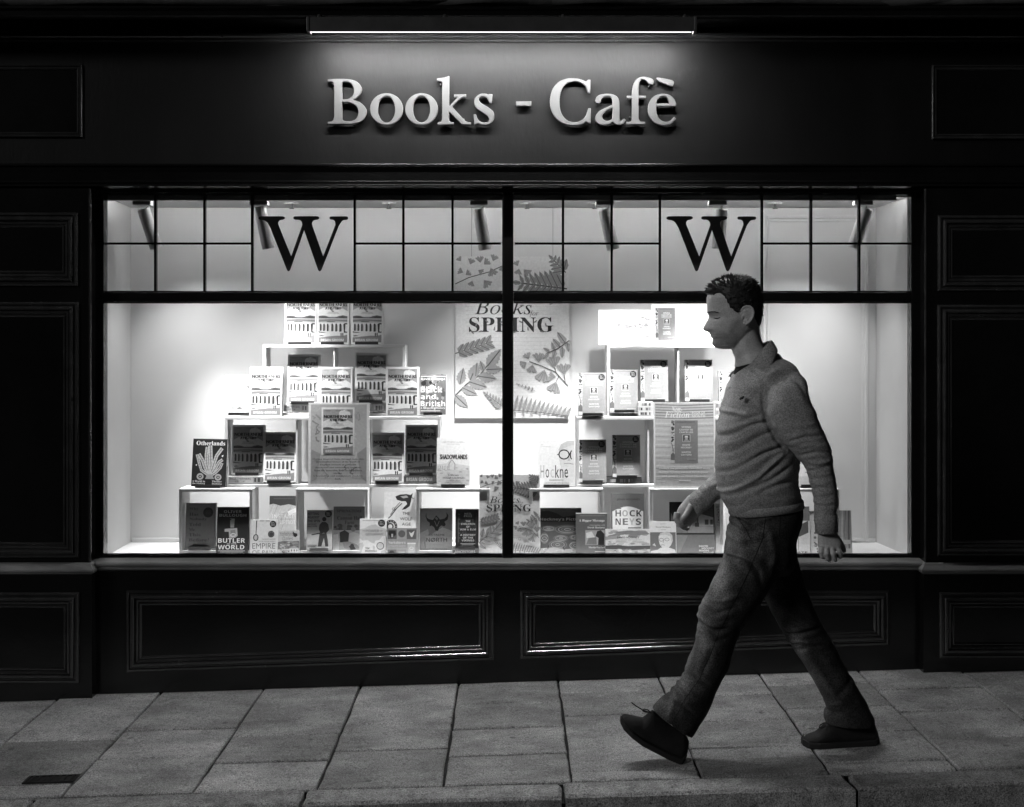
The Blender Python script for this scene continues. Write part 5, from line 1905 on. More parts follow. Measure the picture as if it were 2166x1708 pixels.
tall = poster('botanical_white', 963, 543, 1204, 885, YB - .012, 'tall white poster of leaves and ferns hanging behind the mullion', foot=False)
cord = MB()
for u in (-.2, .2):
    obj('hanging_wire', MB().tube([(u, .002, P(0, 543, YB - .012).z - tall.location.z), (u, .002, ZC - tall.location.z)], .0008, 6), M['steel'], tall)
poster('viaduct_poster', 651.5, 852.5, 781, 1032, Y1 + .012, 'large white-framed viaduct poster with lines of text in the left stack', tilt=2)
poster('month_poster', 1383, 851.5, 1513, 1033, Y1 + .012, 'white-framed month poster with script heading, left of the man\'s chest', tilt=2)
poster('botanical_grey', 1013.6, 1005.5, 1142, 1172, 0.11, 'small grey fern poster standing low behind the mullion', tilt=5)
sp = book('spread', 1378.5, 643.5, 1506, 728, Y3 + .03, 'open white leaflet with a grey book pictured on it, before the face', base=.97, z=Z3 + .004, thick=.006, hard=False)
st = thing('leaflet_stand', 'clear pale lip stand under the open white leaflet', 'stand', None, (P(1436, 0, Y3 + .03).x, Y3 + .02, Z3 + .0006))
obj('lip', MB().box((-.056, 0, 0), (.056, .003, .016)), M['shelf'], st)
obj('foot', MB().box((-.056, .0032, 0), (.056, .06, .0028)), M['shelf'], st)

# ================================================================== THE WALKING MAN
YM = -1.13
S6 = lambda x, y, Y=YM: P(1297.4 + .3303 * x, 564.0 + .3303 * y, Y)      # tracings of the torso,
S7 = lambda x, y, Y=YM: P(1297.4 + .3302 * x, 1071.7 + .3302 * y, Y)     # the legs
S8 = lambda x, y, Y=YM: P(1444.0 + .1453 * x, 564.0 + .1453 * y, Y)      # and the head
PXM = (CAM_D + YM) / FPX            # metres per photo pixel at the man


def oring(Lp, Rp, ry, n=28, p=0.86):
    """elliptic ring from the left to the right outline point (world), with half depth ry"""
    c_, a = (Lp + Rp) / 2, (Rp - Lp) / 2
    out = []
    for i in range(n):
        t = 2 * math.pi * i / n
        ct, st = math.cos(t), math.sin(t)
        out.append(c_ + a * math.copysign(abs(ct) ** p, ct) + Vector((0, 1, 0)) * ry * math.copysign(abs(st) ** p, st))
    return out


def limb(mb, S, rows, Y=None, n=28, sub=3, k=1.0):
    """rows: (xl, yl, xr, yr, half depth[, Y]); ring outlines eased with a spline between the rows"""
    rr = [(r + (Y,))[:6] if len(r) < 6 else r for r in rows]
    arr = np.array(rr, float)
    out = []
    m = len(arr)
    for i in range(m - 1):
        p0, p1, p2, p3 = arr[max(i - 1, 0)], arr[i], arr[i + 1], arr[min(i + 2, m - 1)]
        for s in range(sub):
            t = s / sub
            out.append(0.5 * ((2 * p1) + (p2 - p0) * t + (2 * p0 - 5 * p1 + 4 * p2 - p3) * t * t + (3 * p1 - p0 - 3 * p2 + p3) * t ** 3))
    out.append(arr[-1])
    rgs = []
    for xl, yl, xr, yr, ry, yy in out:
        cx, cy = (xl + xr) / 2, (yl + yr) / 2
        xl, yl, xr, yr = cx + (xl - cx) * k, cy + (yl - cy) * k, cx + (xr - cx) * k, cy + (yr - cy) * k
        rgs.append(oring(S(xl, yl, yy), S(xr, yr, yy), ry * k, n))
    mb.rings(rgs)
    return rgs


def fuse(name, mb, voxel, smooth=6, factor=0.5):
    """one continuous skin over overlapping solids"""
    me = mb.mesh(name)
    o = bpy.data.objects.new(name, me)
    _tmp.collection.objects.link(o)
    r = o.modifiers.new('r', 'REMESH')
    r.mode = 'VOXEL'
    r.voxel_size = voxel
    s = o.modifiers.new('s', 'SMOOTH')
    s.factor, s.iterations = factor, smooth
    vl = _tmp.view_layers[0]
    vl.update()
    out = bpy.data.meshes.new_from_object(o.evaluated_get(vl.depsgraph))
    out.name = name
    bpy.data.objects.remove(o)
    out.polygons.foreach_set('use_smooth', [True] * len(out.polygons))
    return out


def displace(me, fn):
    n = len(me.vertices)
    co = np.empty(n * 3)
    me.vertices.foreach_get('co', co)
    co = co.reshape(-1, 3)
    no = np.empty(n * 3)
    me.vertices.foreach_get('normal', no)
    no = no.reshape(-1, 3)
    co += no * fn(co, no)[:, None]
    me.vertices.foreach_set('co', co.ravel())
    me.update()


def fold_field(co, S, folds):
    """folds: (polyline in tracing pixels, depth Y, width m, height m); creases negative, ridges positive"""
    out = np.zeros(len(co))
    q = co[:, [0, 2]]
    for pts, Y, wd, amp in folds:
        w = [S(x, y, Y) for x, y in pts]
        w = np.array([(p.x, p.z) for p in w])
        best = np.full(len(q), 9.0)
        end = np.zeros(len(q))
        L = np.concatenate([[0], np.cumsum(np.linalg.norm(np.diff(w, axis=0), axis=1))])
        for i in range(len(w) - 1):
            a, b = w[i], w[i + 1]
            d = b - a
            t = np.clip(((q - a) @ d) / (d @ d), 0, 1)
            dist = np.linalg.norm(q - (a + t[:, None] * d), axis=1)
            u = (L[i] + t * (L[i + 1] - L[i])) / L[-1]
            m = dist < best
            best[m] = dist[m]
            end[m] = u[m]
        weight = np.clip(np.minimum(end, 1 - end) * 5, 0.12, 1)
        out += 0.62 * amp * weight * (np.exp(-(best / (.7 * wd)) ** 2) - 0.45 * np.exp(-((best - 1.7 * wd) / (1.1 * wd)) ** 2))
    return out


def noise_field(co, scale, amp, stretch=(1, 1, 1), seed=0.0):
    st = np.array(stretch)
    return np.array([mnoise.noise(Vector(p * st * scale) + Vector((seed, seed * 1.7, seed * 0.3))) for p in co]) * amp


def crumple(co, dirs, amp, along, across, seed):
    """fine sharp creases running along a direction in the picture plane"""
    cx, sx = math.cos(dirs), math.sin(dirs)
    u = co[:, 0] * cx + co[:, 2] * sx
    v = -co[:, 0] * sx + co[:, 2] * cx
    out = np.empty(len(co))
    for i in range(len(co)):
        p = Vector((u[i] * along + seed, v[i] * across, co[i, 1] * along * 1.4 + seed))
        n1 = mnoise.noise(p)
        m = mnoise.noise(Vector((co[i, 0] * 4 + seed, co[i, 2] * 4, co[i, 1] * 3)))
        out[i] = (abs(n1) * 2.2 - .55) * max(0.0, .55 + m)
    return out * amp


# ---- head: cross-sections from the profile of the face
HZ = [185, 197, 215, 250, 300, 350, 400, 460, 540, 600, 640, 675, 705, 735, 770, 830, 880, 920, 945, 965, 985, 1003, 1022, 1045, 1070, 1100, 1140, 1175, 1197, 1207]
HF = [720, 650, 590, 500, 430, 395, 372, 350, 352, 357, 358, 361, 378, 398, 402, 400, 398, 396, 398, 402, 402, 420, 412, 438, 440, 437, 445, 472, 520, 590]
HB = [800, 880, 955, 1010, 1052, 1080, 1098, 1114, 1126, 1132, 1135, 1136, 1136, 1135, 1131, 1118, 1108, 1095, 1070, 1050, 1030, 1010, 990, 960, 930, 900, 850, 790, 740, 690]
HW = [.004, .024, .038, .053, .064, .071, .0745, .077, .0780, .0780, .0775, .077, .0765, .076, .0755, .074, .0725, .070, .068, .066, .0645, .063, .061, .058, .055, .051, .044, .034, .022, .008]
NZ = [0, 690, 720, 760, 800, 840, 870, 890, 908, 924, 936, 946, 956, 968, 1300]
NX = [0, 0, 10, 30, 52, 74, 92, 101, 103, 98, 82, 48, 20, 4, 0]


def head_pt(zy, ph, grow=0.0):
    """ph = 0 at the face, pi at the back; positive side is the far side"""
    f, b, w = np.interp(zy, HZ, HF), np.interp(zy, HZ, HB), np.interp(zy, HZ, HW)
    cx = 760 - 0.25 * max(0, zy - 950)
    cx = min(max(cx, f + 30), b - 30) if b - f > 60 else (f + b) / 2
    c_, s_ = math.cos(ph), math.sin(ph)
    e = 0.95 if c_ < 0 else float(np.interp(zy, [350, 620, 700, 1100, 1200], [0.95, 1.12, 1.22, 1.22, 1.0]))
    c2, s2 = math.copysign(abs(c_) ** e, c_), math.copysign(abs(s_) ** e, s_)
    y = w * s2
    ax = (cx - f) if c_ > 0 else (b - cx)
    # the face is flatter than an ellipse in front
    x = cx - ax * c2
    ay = abs(y)
    k = PXM * .1453
    if c_ > 0:
        nw = np.interp(zy, [690, 760, 860, 915, 945], [.012, .012, .017, .0225, .018])
        x -= np.interp(zy, NZ, NX) * math.exp(-(ay / nw) ** 2.4)
        # sockets, brow, cheek, lips
        x += 38 * math.exp(-((zy - 735) / 34) ** 2) * math.exp(-((ay - .032) / .017) ** 2)
        x -= 14 * math.exp(-((zy - 742) / 17) ** 2) * math.exp(-((ay - .031) / .011) ** 2)     # eyeball under the lid
        x -= 12 * math.exp(-((zy - 672) / 20) ** 2) * math.exp(-((ay - .030) / .020) ** 2)
        x -= 10 * math.exp(-((zy - 830) / 50) ** 2) * math.exp(-((ay - .045) / .016) ** 2)
        x -= 13 * math.exp(-((zy - 986) / 9) ** 2) * math.exp(-(ay / .020) ** 4)
        x -= 13 * math.exp(-((zy - 1023) / 10) ** 2) * math.exp(-(ay / .018) ** 4)
        x -= 12 * math.exp(-((zy - 1125) / 34) ** 2) * math.exp(-(ay / .022) ** 2)
        x += 14 * math.exp(-((zy - 960) / 60) ** 2) * math.exp(-((ay - .036) / .010) ** 2)
        x += 16 * math.exp(-((zy - 1004) / 6) ** 2) * math.exp(-(ay / .022) ** 4)
        x += 10 * math.exp(-((zy - 1050) / 13) ** 2) * math.exp(-(ay / .022) ** 2)
        x += 9 * math.exp(-((zy - 925) / 12) ** 2) * math.exp(-((ay - .0185) / .004) ** 2)
    p = S8(x, zy)
    p.y = YM + y
    if grow:
        c0 = S8(cx, 560)
        d = (p - Vector((c0.x, YM, c0.z)))
        p = p + d.normalized() * grow
    return p


hz = sorted(set(list(np.linspace(186, 1206, 150))))
body = MB()
NH = 72
body.rings([[head_pt(z, 2 * math.pi * i / NH) for i in range(NH)] for z in hz])
# neck
limb(body, S8, [(760, 860, 1108, 800, .050), (742, 1000, 1112, 890, .056), (716, 1150, 1122, 985, .058), (735, 1262, 1150, 1085, .060), (770, 1350, 1200, 1180, .066), (760, 1470, 1290, 1290, .085)], YM, 32, 4)


# ears: a curled rim round a shallow bowl, near and far
def ear(side):
    pts = [(800, 700), (795, 650), (815, 610), (860, 590), (910, 592), (950, 625), (965, 680), (955, 740), (930, 790), (895, 825), (860, 850), (835, 838), (828, 800)]
    y = YM - side * 0.080
    tip = [0.000, .004, .008, .011, .013, .015, .016, .015, .013, .011, .009, .007, .004]
    rim = []
    for (x, zy), o_ in zip(pts, tip):
        p = S8(x, zy)
        p.y = y - side * o_
        rim.append(p)
    body.tube(rim, [.0032, .0036, .0040, .0042, .0042, .0042, .0042, .0042, .0044, .0055, .0068, .0060, .004], 8)
    inner = []
    for x, zy in ((840, 660), (880, 640), (912, 665), (916, 715), (890, 765), (862, 800)):
        p = S8(x, zy)
        p.y = y - side * .009
        inner.append(p)
    body.tube(inner, [.0028, .0034, .0034, .0032, .0032, .0036], 8)
    rg_ = []
    for k, o_ in ((1.0, .011), (.55, .004), (.2, -.002)):
        rg_.append([Vector((S8(880 + (q[0] - 880) * k, 0).x, y - side * (o_ if k < 1 else t_), S8(0, 715 + (q[1] - 715) * k).z)) for q, t_ in zip(pts, tip)])
    back = [[Vector((p.x, p.y + side * .003, p.z)) for p in r] for r in rg_]
    body.rings(rg_ + back[::-1])
    tr = S8(812, 745); tr.y = y - side * .006
    body.blob(tr, (.005, .004, .008))


ear(1)
ear(-1)
# trunk and limbs under the clothes
TORSO = [(742, 1578, 1206, 1528, .148), (690, 1480, 1186, 1448, .165), (662, 1350, 1176, 1345, .166), (655, 1210, 1186, 1215, .162), (662, 1090, 1195, 1110, .166), (688, 930, 1205, 970, .182), (718, 830, 1205, 860, .192), (735, 765, 1195, 770, .195), (758, 705, 1150, 668, .170), (790, 662, 1085, 596, .118), (812, 640, 1052, 552, .088)]
ARM_N = [(1000, 770, 1170, 680, .070, -1.29), (985, 830, 1226, 735, .080, -1.315), (985, 915, 1256, 850, .080, -1.335), (1012, 1010, 1296, 940, .076, -1.345), (1055, 1082, 1338, 1040, .072, -1.35), (1115, 1155, 1376, 1122, .068, -1.35), (1182, 1228, 1400, 1215, .064, -1.35), (1232, 1296, 1406, 1288, .059, -1.35), (1256, 1370, 1422, 1368, .055, -1.35), (1278, 1450, 1433, 1450, .050, -1.35), (1290, 1540, 1436, 1540, .047, -1.345), (1290, 1562, 1424, 1560, .043, -1.345), (1292, 1630, 1430, 1622, .042, -1.342), (1300, 1704, 1434, 1692, .040, -1.34)]
ARM_F = [(900, 760, 1080, 760, .075, -.97), (800, 1000, 980, 1040, .07, -.95), (720, 1200, 890, 1290, .064, -.94), (655, 1318, 760, 1440, .056, -.94), (596, 1374, 668, 1492, .050, -.94), (530, 1432, 590, 1562, .044, -.94), (500, 1462, 562, 1576, .040, -.94), (478, 1484, 545, 1592, .038, -.94)]
HIPS = [(770, 28, 1204, -12, .148), (742, 110, 1196, 85, .165), (728, 215, 1160, 205, .172), (714, 310, 1160, 330, .165), (700, 390, 1120, 430, .12)]
LEG_N = [(716, 300, 1100, 360, .095, -1.2), (660, 432, 990, 530, .094, -1.205), (602, 545, 925, 640, .091, -1.205), (549, 650, 862, 730, .086, -1.205), (541, 735, 805, 822, .081, -1.20), (530, 862, 768, 906, .078, -1.20), (492, 970, 738, 1015, .079, -1.195), (456, 1070, 690, 1105, .080, -1.195), (402, 1155, 640, 1212, .082, -1.19), (318, 1222, 588, 1322, .084, -1.19), (246, 1292, 502, 1474, .086, -1.19)]
LEG_F = [(830, 330, 1165, 300, .098, -1.065), (950, 548, 1225, 490, .093, -1.06), (1000, 648, 1272, 618, .089, -1.06), (1054, 752, 1326, 738, .085, -1.06), (1112, 850, 1386, 838, .081, -1.06), (1184, 960, 1450, 962, .079, -1.06), (1250, 1062, 1512, 1072, .078, -1.06), (1328, 1196, 1592, 1204, .079, -1.06), (1366, 1278, 1642, 1298, .080, -1.06), (1352, 1340, 1666, 1350, .082, -1.06), (1362, 1388, 1668, 1392, .080, -1.06)]
limb(body, S6, TORSO, YM, 24, 2, .86)
limb(body, S6, ARM_N, None, 18, 2, .72)
limb(body, S6, ARM_F, None, 18, 2, .72)
limb(body, S7, HIPS, YM, 24, 2, .88)
limb(body, S7, LEG_N, None, 18, 2, .72)
limb(body, S7, LEG_F, None, 18, 2, .72)


# hands
def finger(pts, rads, S, n=10):
    body.tube([S(x, y, Y) for x, y, Y in pts], rads, n)


# near hand, back of the hand towards us, hanging loosely
limb(body, S7, [(1312, 140, 1428, 130, .026, -1.338), (1310, 185, 1438, 178, .021, -1.338), (1308, 225, 1458, 215, .018, -1.34), (1314, 262, 1462, 252, .017, -1.342), (1326, 285, 1452, 278, .015, -1.343)], None, 20, 3)
finger([(1334, 262, -1.352), (1330, 292, -1.358), (1338, 318, -1.350), (1352, 330, -1.336)], [.0100, .0098, .0090, .0075], S7)
finger([(1366, 268, -1.354), (1366, 304, -1.362), (1374, 332, -1.352), (1384, 345, -1.336)], [.0102, .0100, .0092, .0078], S7)
finger([(1400, 266, -1.352), (1408, 304, -1.360), (1418, 334, -1.350), (1424, 346, -1.335)], [.0100, .0098, .0090, .0075], S7)
finger([(1430, 256, -1.348), (1446, 288, -1.352), (1456, 314, -1.344), (1452, 330, -1.330)], [.0092, .0088, .0080, .0068], S7)
finger([(1428, 200, -1.322), (1456, 238, -1.312), (1474, 270, -1.314), (1480, 296, -1.320)], [.0125, .0110, .0095, .0078], S7)
# far hand, a loose fist swung forward
limb(body, S6, [(486, 1462, 556, 1585, .026, -.94), (452, 1500, 540, 1606, .023, -.94), (420, 1540, 520, 1632, .022, -.94), (402, 1585, 500, 1655, .020, -.94), (412, 1625, 490, 1668, .016, -.942)], None, 20, 3)
finger([(405, 1575, -.958), (398, 1612, -.962), (420, 1640, -.964), (448, 1640, -.962)], [.0100, .0102, .0098, .0080], S6)
finger([(412, 1590, -.940), (408, 1634, -.944), (432, 1660, -.950), (458, 1652, -.952)], [.0104, .0104, .0098, .0080], S6)
finger([(425, 1600, -.920), (426, 1648, -.924), (452, 1676, -.932), (474, 1664, -.936)], [.0100, .0100, .0094, .0078], S6)
finger([(445, 1610, -.905), (452, 1660, -.908), (474, 1684, -.916), (488, 1672, -.922)], [.0090, .0090, .0084, .0070], S6)
finger([(500, 1530, -.968), (470, 1585, -.975), (448, 1612, -.976), (432, 1622, -.974)], [.0120, .0110, .0098, .0080], S6)

me = fuse('person', body, 0.0026, 4, 0.45)
n_ = len(me.vertices)
co_ = np.empty(n_ * 3)
me.vertices.foreach_get('co', co_)
co_ = co_.reshape(-1, 3)
xx = (co_[:, 0] / PXM + HX - 1444.0) / .1453
zz_ = ((CAM_H - co_[:, 2]) / PXM + HY - 564.0) / .1453
st_ = np.clip((zz_ - (930 + 0.0 * xx)) / 60, 0, 1) * np.clip((1190 - zz_) / 60, 0, 1) * np.clip((800 - xx) / 60, 0, 1) * np.clip((xx - 395 - np.where(zz_ < 1040, 55, 0)) / 30, 0, 1)
st_ = np.maximum(st_, np.clip((zz_ - 760) / 60, 0, 1) * np.clip((1150 - zz_) / 60, 0, 1) * np.exp(-((xx - 760 + .45 * (zz_ - 760)) / 70) ** 2))
ab = me.attributes.new('stubble', 'FLOAT', 'POINT')
ab.data.foreach_set('value', st_.astype(np.float32))
man = obj('person', me, M['skin'])
tag(man, 'man in grey sweater and dark jeans striding to the left past the lit window', 'person')


# ---- sweater
sw = MB()
limb(sw, S6, TORSO, YM, 36, 4)
limb(sw, S6, ARM_N, None, 28, 4)
limb(sw, S6, ARM_F, None, 28, 4)
# shoulders bridge trunk and sleeves
sw.tube([S6(1060, 690, -1.13), S6(1075, 715, -1.22), S6(1095, 765, -1.30)], [.06, .066, .07], 18)
sw.tube([S6(1040, 690, -1.13), S6(1030, 720, -1.03), S6(1000, 780, -.97)], [.06, .066, .07], 18)
# the ribbed welt at the hem
me = fuse('sweater', sw, 0.0050, 10, 0.5)
FT = [([(685, 1110), (780, 1075), (890, 1015), (1000, 990)], -1.3, .009, -.012), ([(690, 1215), (800, 1180), (930, 1095), (1050, 1040)], -1.3, .010, -.007),
      ([(700, 1160), (820, 1120), (930, 1050)], -1.3, .010, .006),
      ([(690, 1345), (800, 1300), (960, 1200), (1130, 1140)], -1.3, .009, -.011), ([(680, 1490), (800, 1430), (930, 1350), (1040, 1250), (1120, 1190)], -1.3, .009, .013),
      ([(760, 1490), (880, 1430), (1010, 1370), (1165, 1270)], -1.3, .009, -.010), ([(930, 1450), (1050, 1400), (1180, 1375)], -1.3, .009, -.006),
      ([(720, 930), (800, 940), (890, 960)], -1.3, .009, .007), ([(840, 890), (920, 925), (995, 985)], -1.3, .009, -.009), ([(800, 1010), (900, 960), (960, 950)], -1.3, .010, -.005),
      ([(900, 640), (950, 720), (985, 800)], -1.3, .012, -.004),
      ([(985, 800), (990, 900), (1015, 1010), (1080, 1120), (1170, 1220)], -1.4, .008, -.012), ([(1110, 690), (1190, 740), (1245, 830)], -1.4, .009, -.008), ([(1080, 760), (1165, 800), (1235, 880)], -1.4, .010, .005),
      ([(1130, 1000), (1220, 1015), (1310, 1000)], -1.4, .010, .004), ([(1110, 1125), (1220, 1090), (1340, 1085)], -1.4, .008, -.008),
      ([(1170, 1160), (1260, 1140), (1375, 1150)], -1.4, .008, .006), ([(1185, 1215), (1290, 1185), (1395, 1195)], -1.4, .007, -.009), ([(1240, 1250), (1310, 1262), (1402, 1240)], -1.4, .007, .007)]
for i, y in enumerate((1290, 1322, 1352, 1384, 1414, 1446, 1478, 1508)):
    FT.append(([(1240 + i * 6, y + (30, 12, 22, 8)[i % 4]), (1310 + i * 4, y + (6, 12)[i % 2]), (1400 + i * 4, y - (14, -4, 6)[i % 3])], -1.4, .0055, ((-.0042, .0022, -.0026, .0034)[i % 4])))
for y in (1400, 1440, 1480):
    FT.append(([(590 - (y - 1400), y - 10), (650 - (y - 1400), y + 60)], -1.0, .006, -.004))


def sweater_shape(co, no):
    d = fold_field(co, S6, FT)
    d += noise_field(co, 7, .0016, (1.3, 1.3, .8), 3.0)
    d += noise_field(co, 22, .0009, (1, 1, 1.3), 8.0)
    # the body creases towards the armpit, the sleeves across the arm
    near = np.clip((-1.25 - co[:, 1]) / .06, 0, 1)
    d += (1 - near) * crumple(co, 0.42, .0046, 5.5, 19, 2.0) + near * crumple(co, 0.12, .0040, 7, 22, 9.0)
    return d


displace(me, sweater_shape)
sweat = obj('sweater', me, M['knit'], man)
# welt and cuffs
wl = MB()
wl.rings([oring(S6(a, b), S6(c_, d), ry, 40) for a, b, c_, d, ry in ((736, 1536, 1203, 1486, .160), (738, 1540, 1206, 1490, .163), (744, 1588, 1212, 1532, .158), (752, 1592, 1208, 1536, .150), (760, 1586, 1200, 1530, .146))], cap=False)
ob_ = obj('welt', wl, M['knit'], man, smooth=True)
cf = MB()
cf.rings([oring(S6(a, b, -1.342), S6(c_, d, -1.342), ry, 28) for a, b, c_, d, ry in ((1289, 1592, 1428, 1584, .0445), (1288, 1600, 1431, 1592, .0455), (1296, 1708, 1437, 1694, .0435), (1302, 1712, 1431, 1698, .040), (1306, 1700, 1426, 1686, .036))], cap=False)
obj('cuff', cf, M['knit'], man, smooth=True)
cf = MB()
cf.rings([oring(S6(a, b, -.94), S6(c_, d, -.94), ry, 28) for a, b, c_, d, ry in ((520, 1440, 585, 1562, .0445), (512, 1446, 578, 1570, .0455), (476, 1478, 546, 1600, .041), (474, 1488, 540, 1600, .037))], cap=False)
obj('cuff', cf, M['knit'], man, smooth=True)


# collar: a folded band from the nape round to the open front
def collar(side):
    top = [(1012, 476, .0), (985, 486, .048), (940, 520, .072), (880, 592, .080), (822, 652, .066), (772, 694, .036)]
    bot = [(1038, 514, .0), (1024, 548, .070), (990, 604, .108), (948, 662, .124), (895, 726, .120), (770, 724, .074)]
    if side < 0:
        top[-1] = (775, 672, .030)
        bot[-1] = (752, 708, .050)
    t3, b3 = [], []
    for (x, y, d), L in [(q, t3) for q in top] + [(q, b3) for q in bot]:
        p = S6(x, y)
        p.y = YM - side * d
        L.append(p)

    def dens(L, n=6):
        out = []
        for i in range(len(L) - 1):
            p0, p1, p2, p3 = L[max(i - 1, 0)], L[i], L[i + 1], L[min(i + 2, len(L) - 1)]
            for s in range(n):
                t = s / n
                out.append(0.5 * ((2 * p1) + (p2 - p0) * t + (2 * p0 - 5 * p1 + 4 * p2 - p3) * t * t + (3 * p1 - p0 - 3 * p2 + p3) * t ** 3))
        return out + [L[-1]]
    t3, b3 = dens(t3), dens(b3)
    mb = MB()
    rows = []
    for a, b in zip(t3, b3):
        rows.append([a + (b - a) * k + Vector((0, -side, 0)) * (.007 * math.sin(math.pi * k)) for k in np.linspace(0, 1, 7)])
    n = len(rows[0])
    vs = [p for r in rows for p in r]
    mb.add(vs, [(i * n + j, i * n + j + 1, (i + 1) * n + j + 1, (i + 1) * n + j) for i in range(len(rows) - 1) for j in range(n - 1)])
    o = obj('collar', mb, M['knit'], man, smooth=True)
    s = o.modifiers.new('thick', 'SOLIDIFY')
    s.thickness = 0.005
    s.offset = 0
    return o


collar(1)
collar(-1)
un = MB()
un.rings([oring(S6(a, b), S6(c_, d), ry, 32) for a, b, c_, d, ry in ((800, 618, 1000, 500, .064), (792, 626, 1010, 512, .070), (770, 690, 1030, 560, .085), (765, 730, 1040, 620, .09))])
obj('undershirt', un, M['shirt'], man, smooth=True)
bt = MB()
bt.tube([S6(741, 777, YM - .035), S6(734, 777, YM - .037)], [.005, .005], 12)
obj('button', bt, M['paper'], man)
lg = MB()
q = [S6(x, y, YM - .183) for x, y in ((812, 852), (818, 840), (828, 838), (836, 830), (840, 836), (834, 844), (830, 852), (822, 850), (818, 856))]
lg.rings([[Vector((p.x, p.y, p.z)) for p in q], [Vector((p.x, p.y + .02, p.z)) for p in q]])
obj('chest_emblem', lg, M['shirt'], man)

# ---- jeans
jn = MB()
limb(jn, S7, HIPS, YM, 36, 4)
limb(jn, S7, LEG_N, None, 32, 5)
limb(jn, S7, LEG_F, None, 32, 5)
me = fuse('jeans', jn, 0.0050, 8, 0.5)
FJ = [([(565, 650), (660, 690), (800, 650)], -1.3, .010, -.009), ([(550, 720), (620, 770), (720, 775)], -1.3, .010, .009), ([(555, 770), (640, 805), (760, 790)], -1.3, .010, -.005),
      ([(600, 600), (700, 620), (830, 560)], -1.3, .011, .006), ([(740, 120), (840, 175), (980, 150)], -1.3, .010, -.008),
      ([(735, 200), (820, 240), (930, 200)], -1.3, .012, .006), ([(860, 330), (930, 420), (960, 540)], -1.3, .013, -.006), ([(800, 90), (920, 110), (1060, 60)], -1.3, .009, .006),
      ([(560, 830), (620, 880), (740, 860)], -1.3, .010, -.005), ([(520, 930), (500, 1020), (450, 1120)], -1.3, .016, .006), ([(650, 900), (610, 1010), (560, 1110)], -1.3, .015, -.006),
      ([(460, 1110), (540, 1120), (650, 1170)], -1.3, .010, -.008), ([(350, 1225), (440, 1185), (560, 1250)], -1.3, .010, .009),
      ([(290, 1280), (390, 1250), (520, 1340)], -1.3, .008, -.009), ([(430, 1180), (400, 1280), (360, 1370)], -1.3, .012, .006),
      ([(1080, 820), (1180, 800), (1330, 760)], -1.1, .009, -.010), ([(1110, 880), (1180, 850), (1330, 860)], -1.1, .009, .009), ([(1150, 930), (1230, 890), (1390, 920)], -1.1, .010, -.006),
      ([(1360, 1275), (1440, 1250), (1560, 1290)], -1.1, .009, .009), ([(1352, 1325), (1450, 1305), (1600, 1340)], -1.1, .008, -.009), ([(1400, 1210), (1470, 1150), (1540, 1060)], -1.1, .014, -.006),
      ([(1230, 930), (1320, 1060), (1430, 1230)], -1.1, .014, .006), ([(1000, 130), (1040, 300), (1010, 480)], -1.3, .016, .006)]
displace(me, lambda co, no: fold_field(co, S7, FJ) + noise_field(co, 7, .0020, (1.4, 1.2, .6), 5.0) + crumple(co, 0.55, .0046, 5, 17, 4.0) * np.interp(co[:, 2], [.1, .3, .5, .62, .8, .95], [1.0, .7, 1.1, .9, .8, 1.0]) + crumple(co, -0.7, .0026, 6, 20, 7.0))
n_ = len(me.vertices)
co_ = np.empty(n_ * 3)
me.vertices.foreach_get('co', co_)
co_ = co_.reshape(-1, 3)
no_ = np.empty(n_ * 3)
me.vertices.foreach_get('normal', no_)
no_ = no_.reshape(-1, 3)
fz_ = np.clip((-no_[:, 0] + .15) / 1.0, 0, 1) ** 1.3 * np.interp(co_[:, 2], [.15, .35, .55, .72, .95], [.25, .7, 1.0, .9, .2])  # left-facing denim made lighter, as if lit from that side
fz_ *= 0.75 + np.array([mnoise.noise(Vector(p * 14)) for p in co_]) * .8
ab = me.attributes.new('weight', 'FLOAT', 'POINT')
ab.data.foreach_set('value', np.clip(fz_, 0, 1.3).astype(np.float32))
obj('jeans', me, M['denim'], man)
# seams, pocket mouths and waistband of the jeans
def seam(name, pts, S, r=.0016):
    tree_pts = []
    dn = []
    for (xa_, ya_, Y), (xb_, yb_, _) in zip(pts[:-1], pts[1:]):
        dn += [(xa_ + (xb_ - xa_) * k / 10, ya_ + (yb_ - ya_) * k / 10, Y) for k in range(10)]
    for x, y, Y in dn + [pts[-1]]:
        w = S(x, y, Y)
        ok, loc, nn, _i = man_j.ray_cast(Vector((w.x, -3.0, w.z)), Vector((0, 1, 0)))
        tree_pts.append(loc + nn * .0006 if ok else w)
    mb = MB()
    mb.tube(tree_pts, r, 6)
    return obj(name, mb, M['shirt'], man, smooth=True)


class _RC:
    def __init__(s, me):
        from mathutils.bvhtree import BVHTree
        s.t = BVHTree.FromPolygons([v.co.copy() for v in me.vertices], [tuple(p.vertices) for p in me.polygons])

    def ray_cast(s, o, d):
        loc, nn, i, _ = s.t.ray_cast(o, d)
        return (loc is not None), loc, nn, i


man_j = _RC(me)
seam('pocket_mouth', [(800, 70, -1.3), (835, 110, -1.3), (870, 165, -1.3), (885, 215, -1.3)], S7)
seam('side_seam', [(985, 60, -1.3), (960, 200, -1.3), (900, 350, -1.3), (830, 500, -1.3), (760, 640, -1.3), (690, 790, -1.3), (630, 960, -1.3), (560, 1120, -1.3), (450, 1280, -1.3), (390, 1390, -1.3)], S7, .0012)
seam('back_pocket', [(1075, 60, -1.3), (1070, 120, -1.3), (1060, 190, -1.3), (1110, 215, -1.3)], S7, .0012)

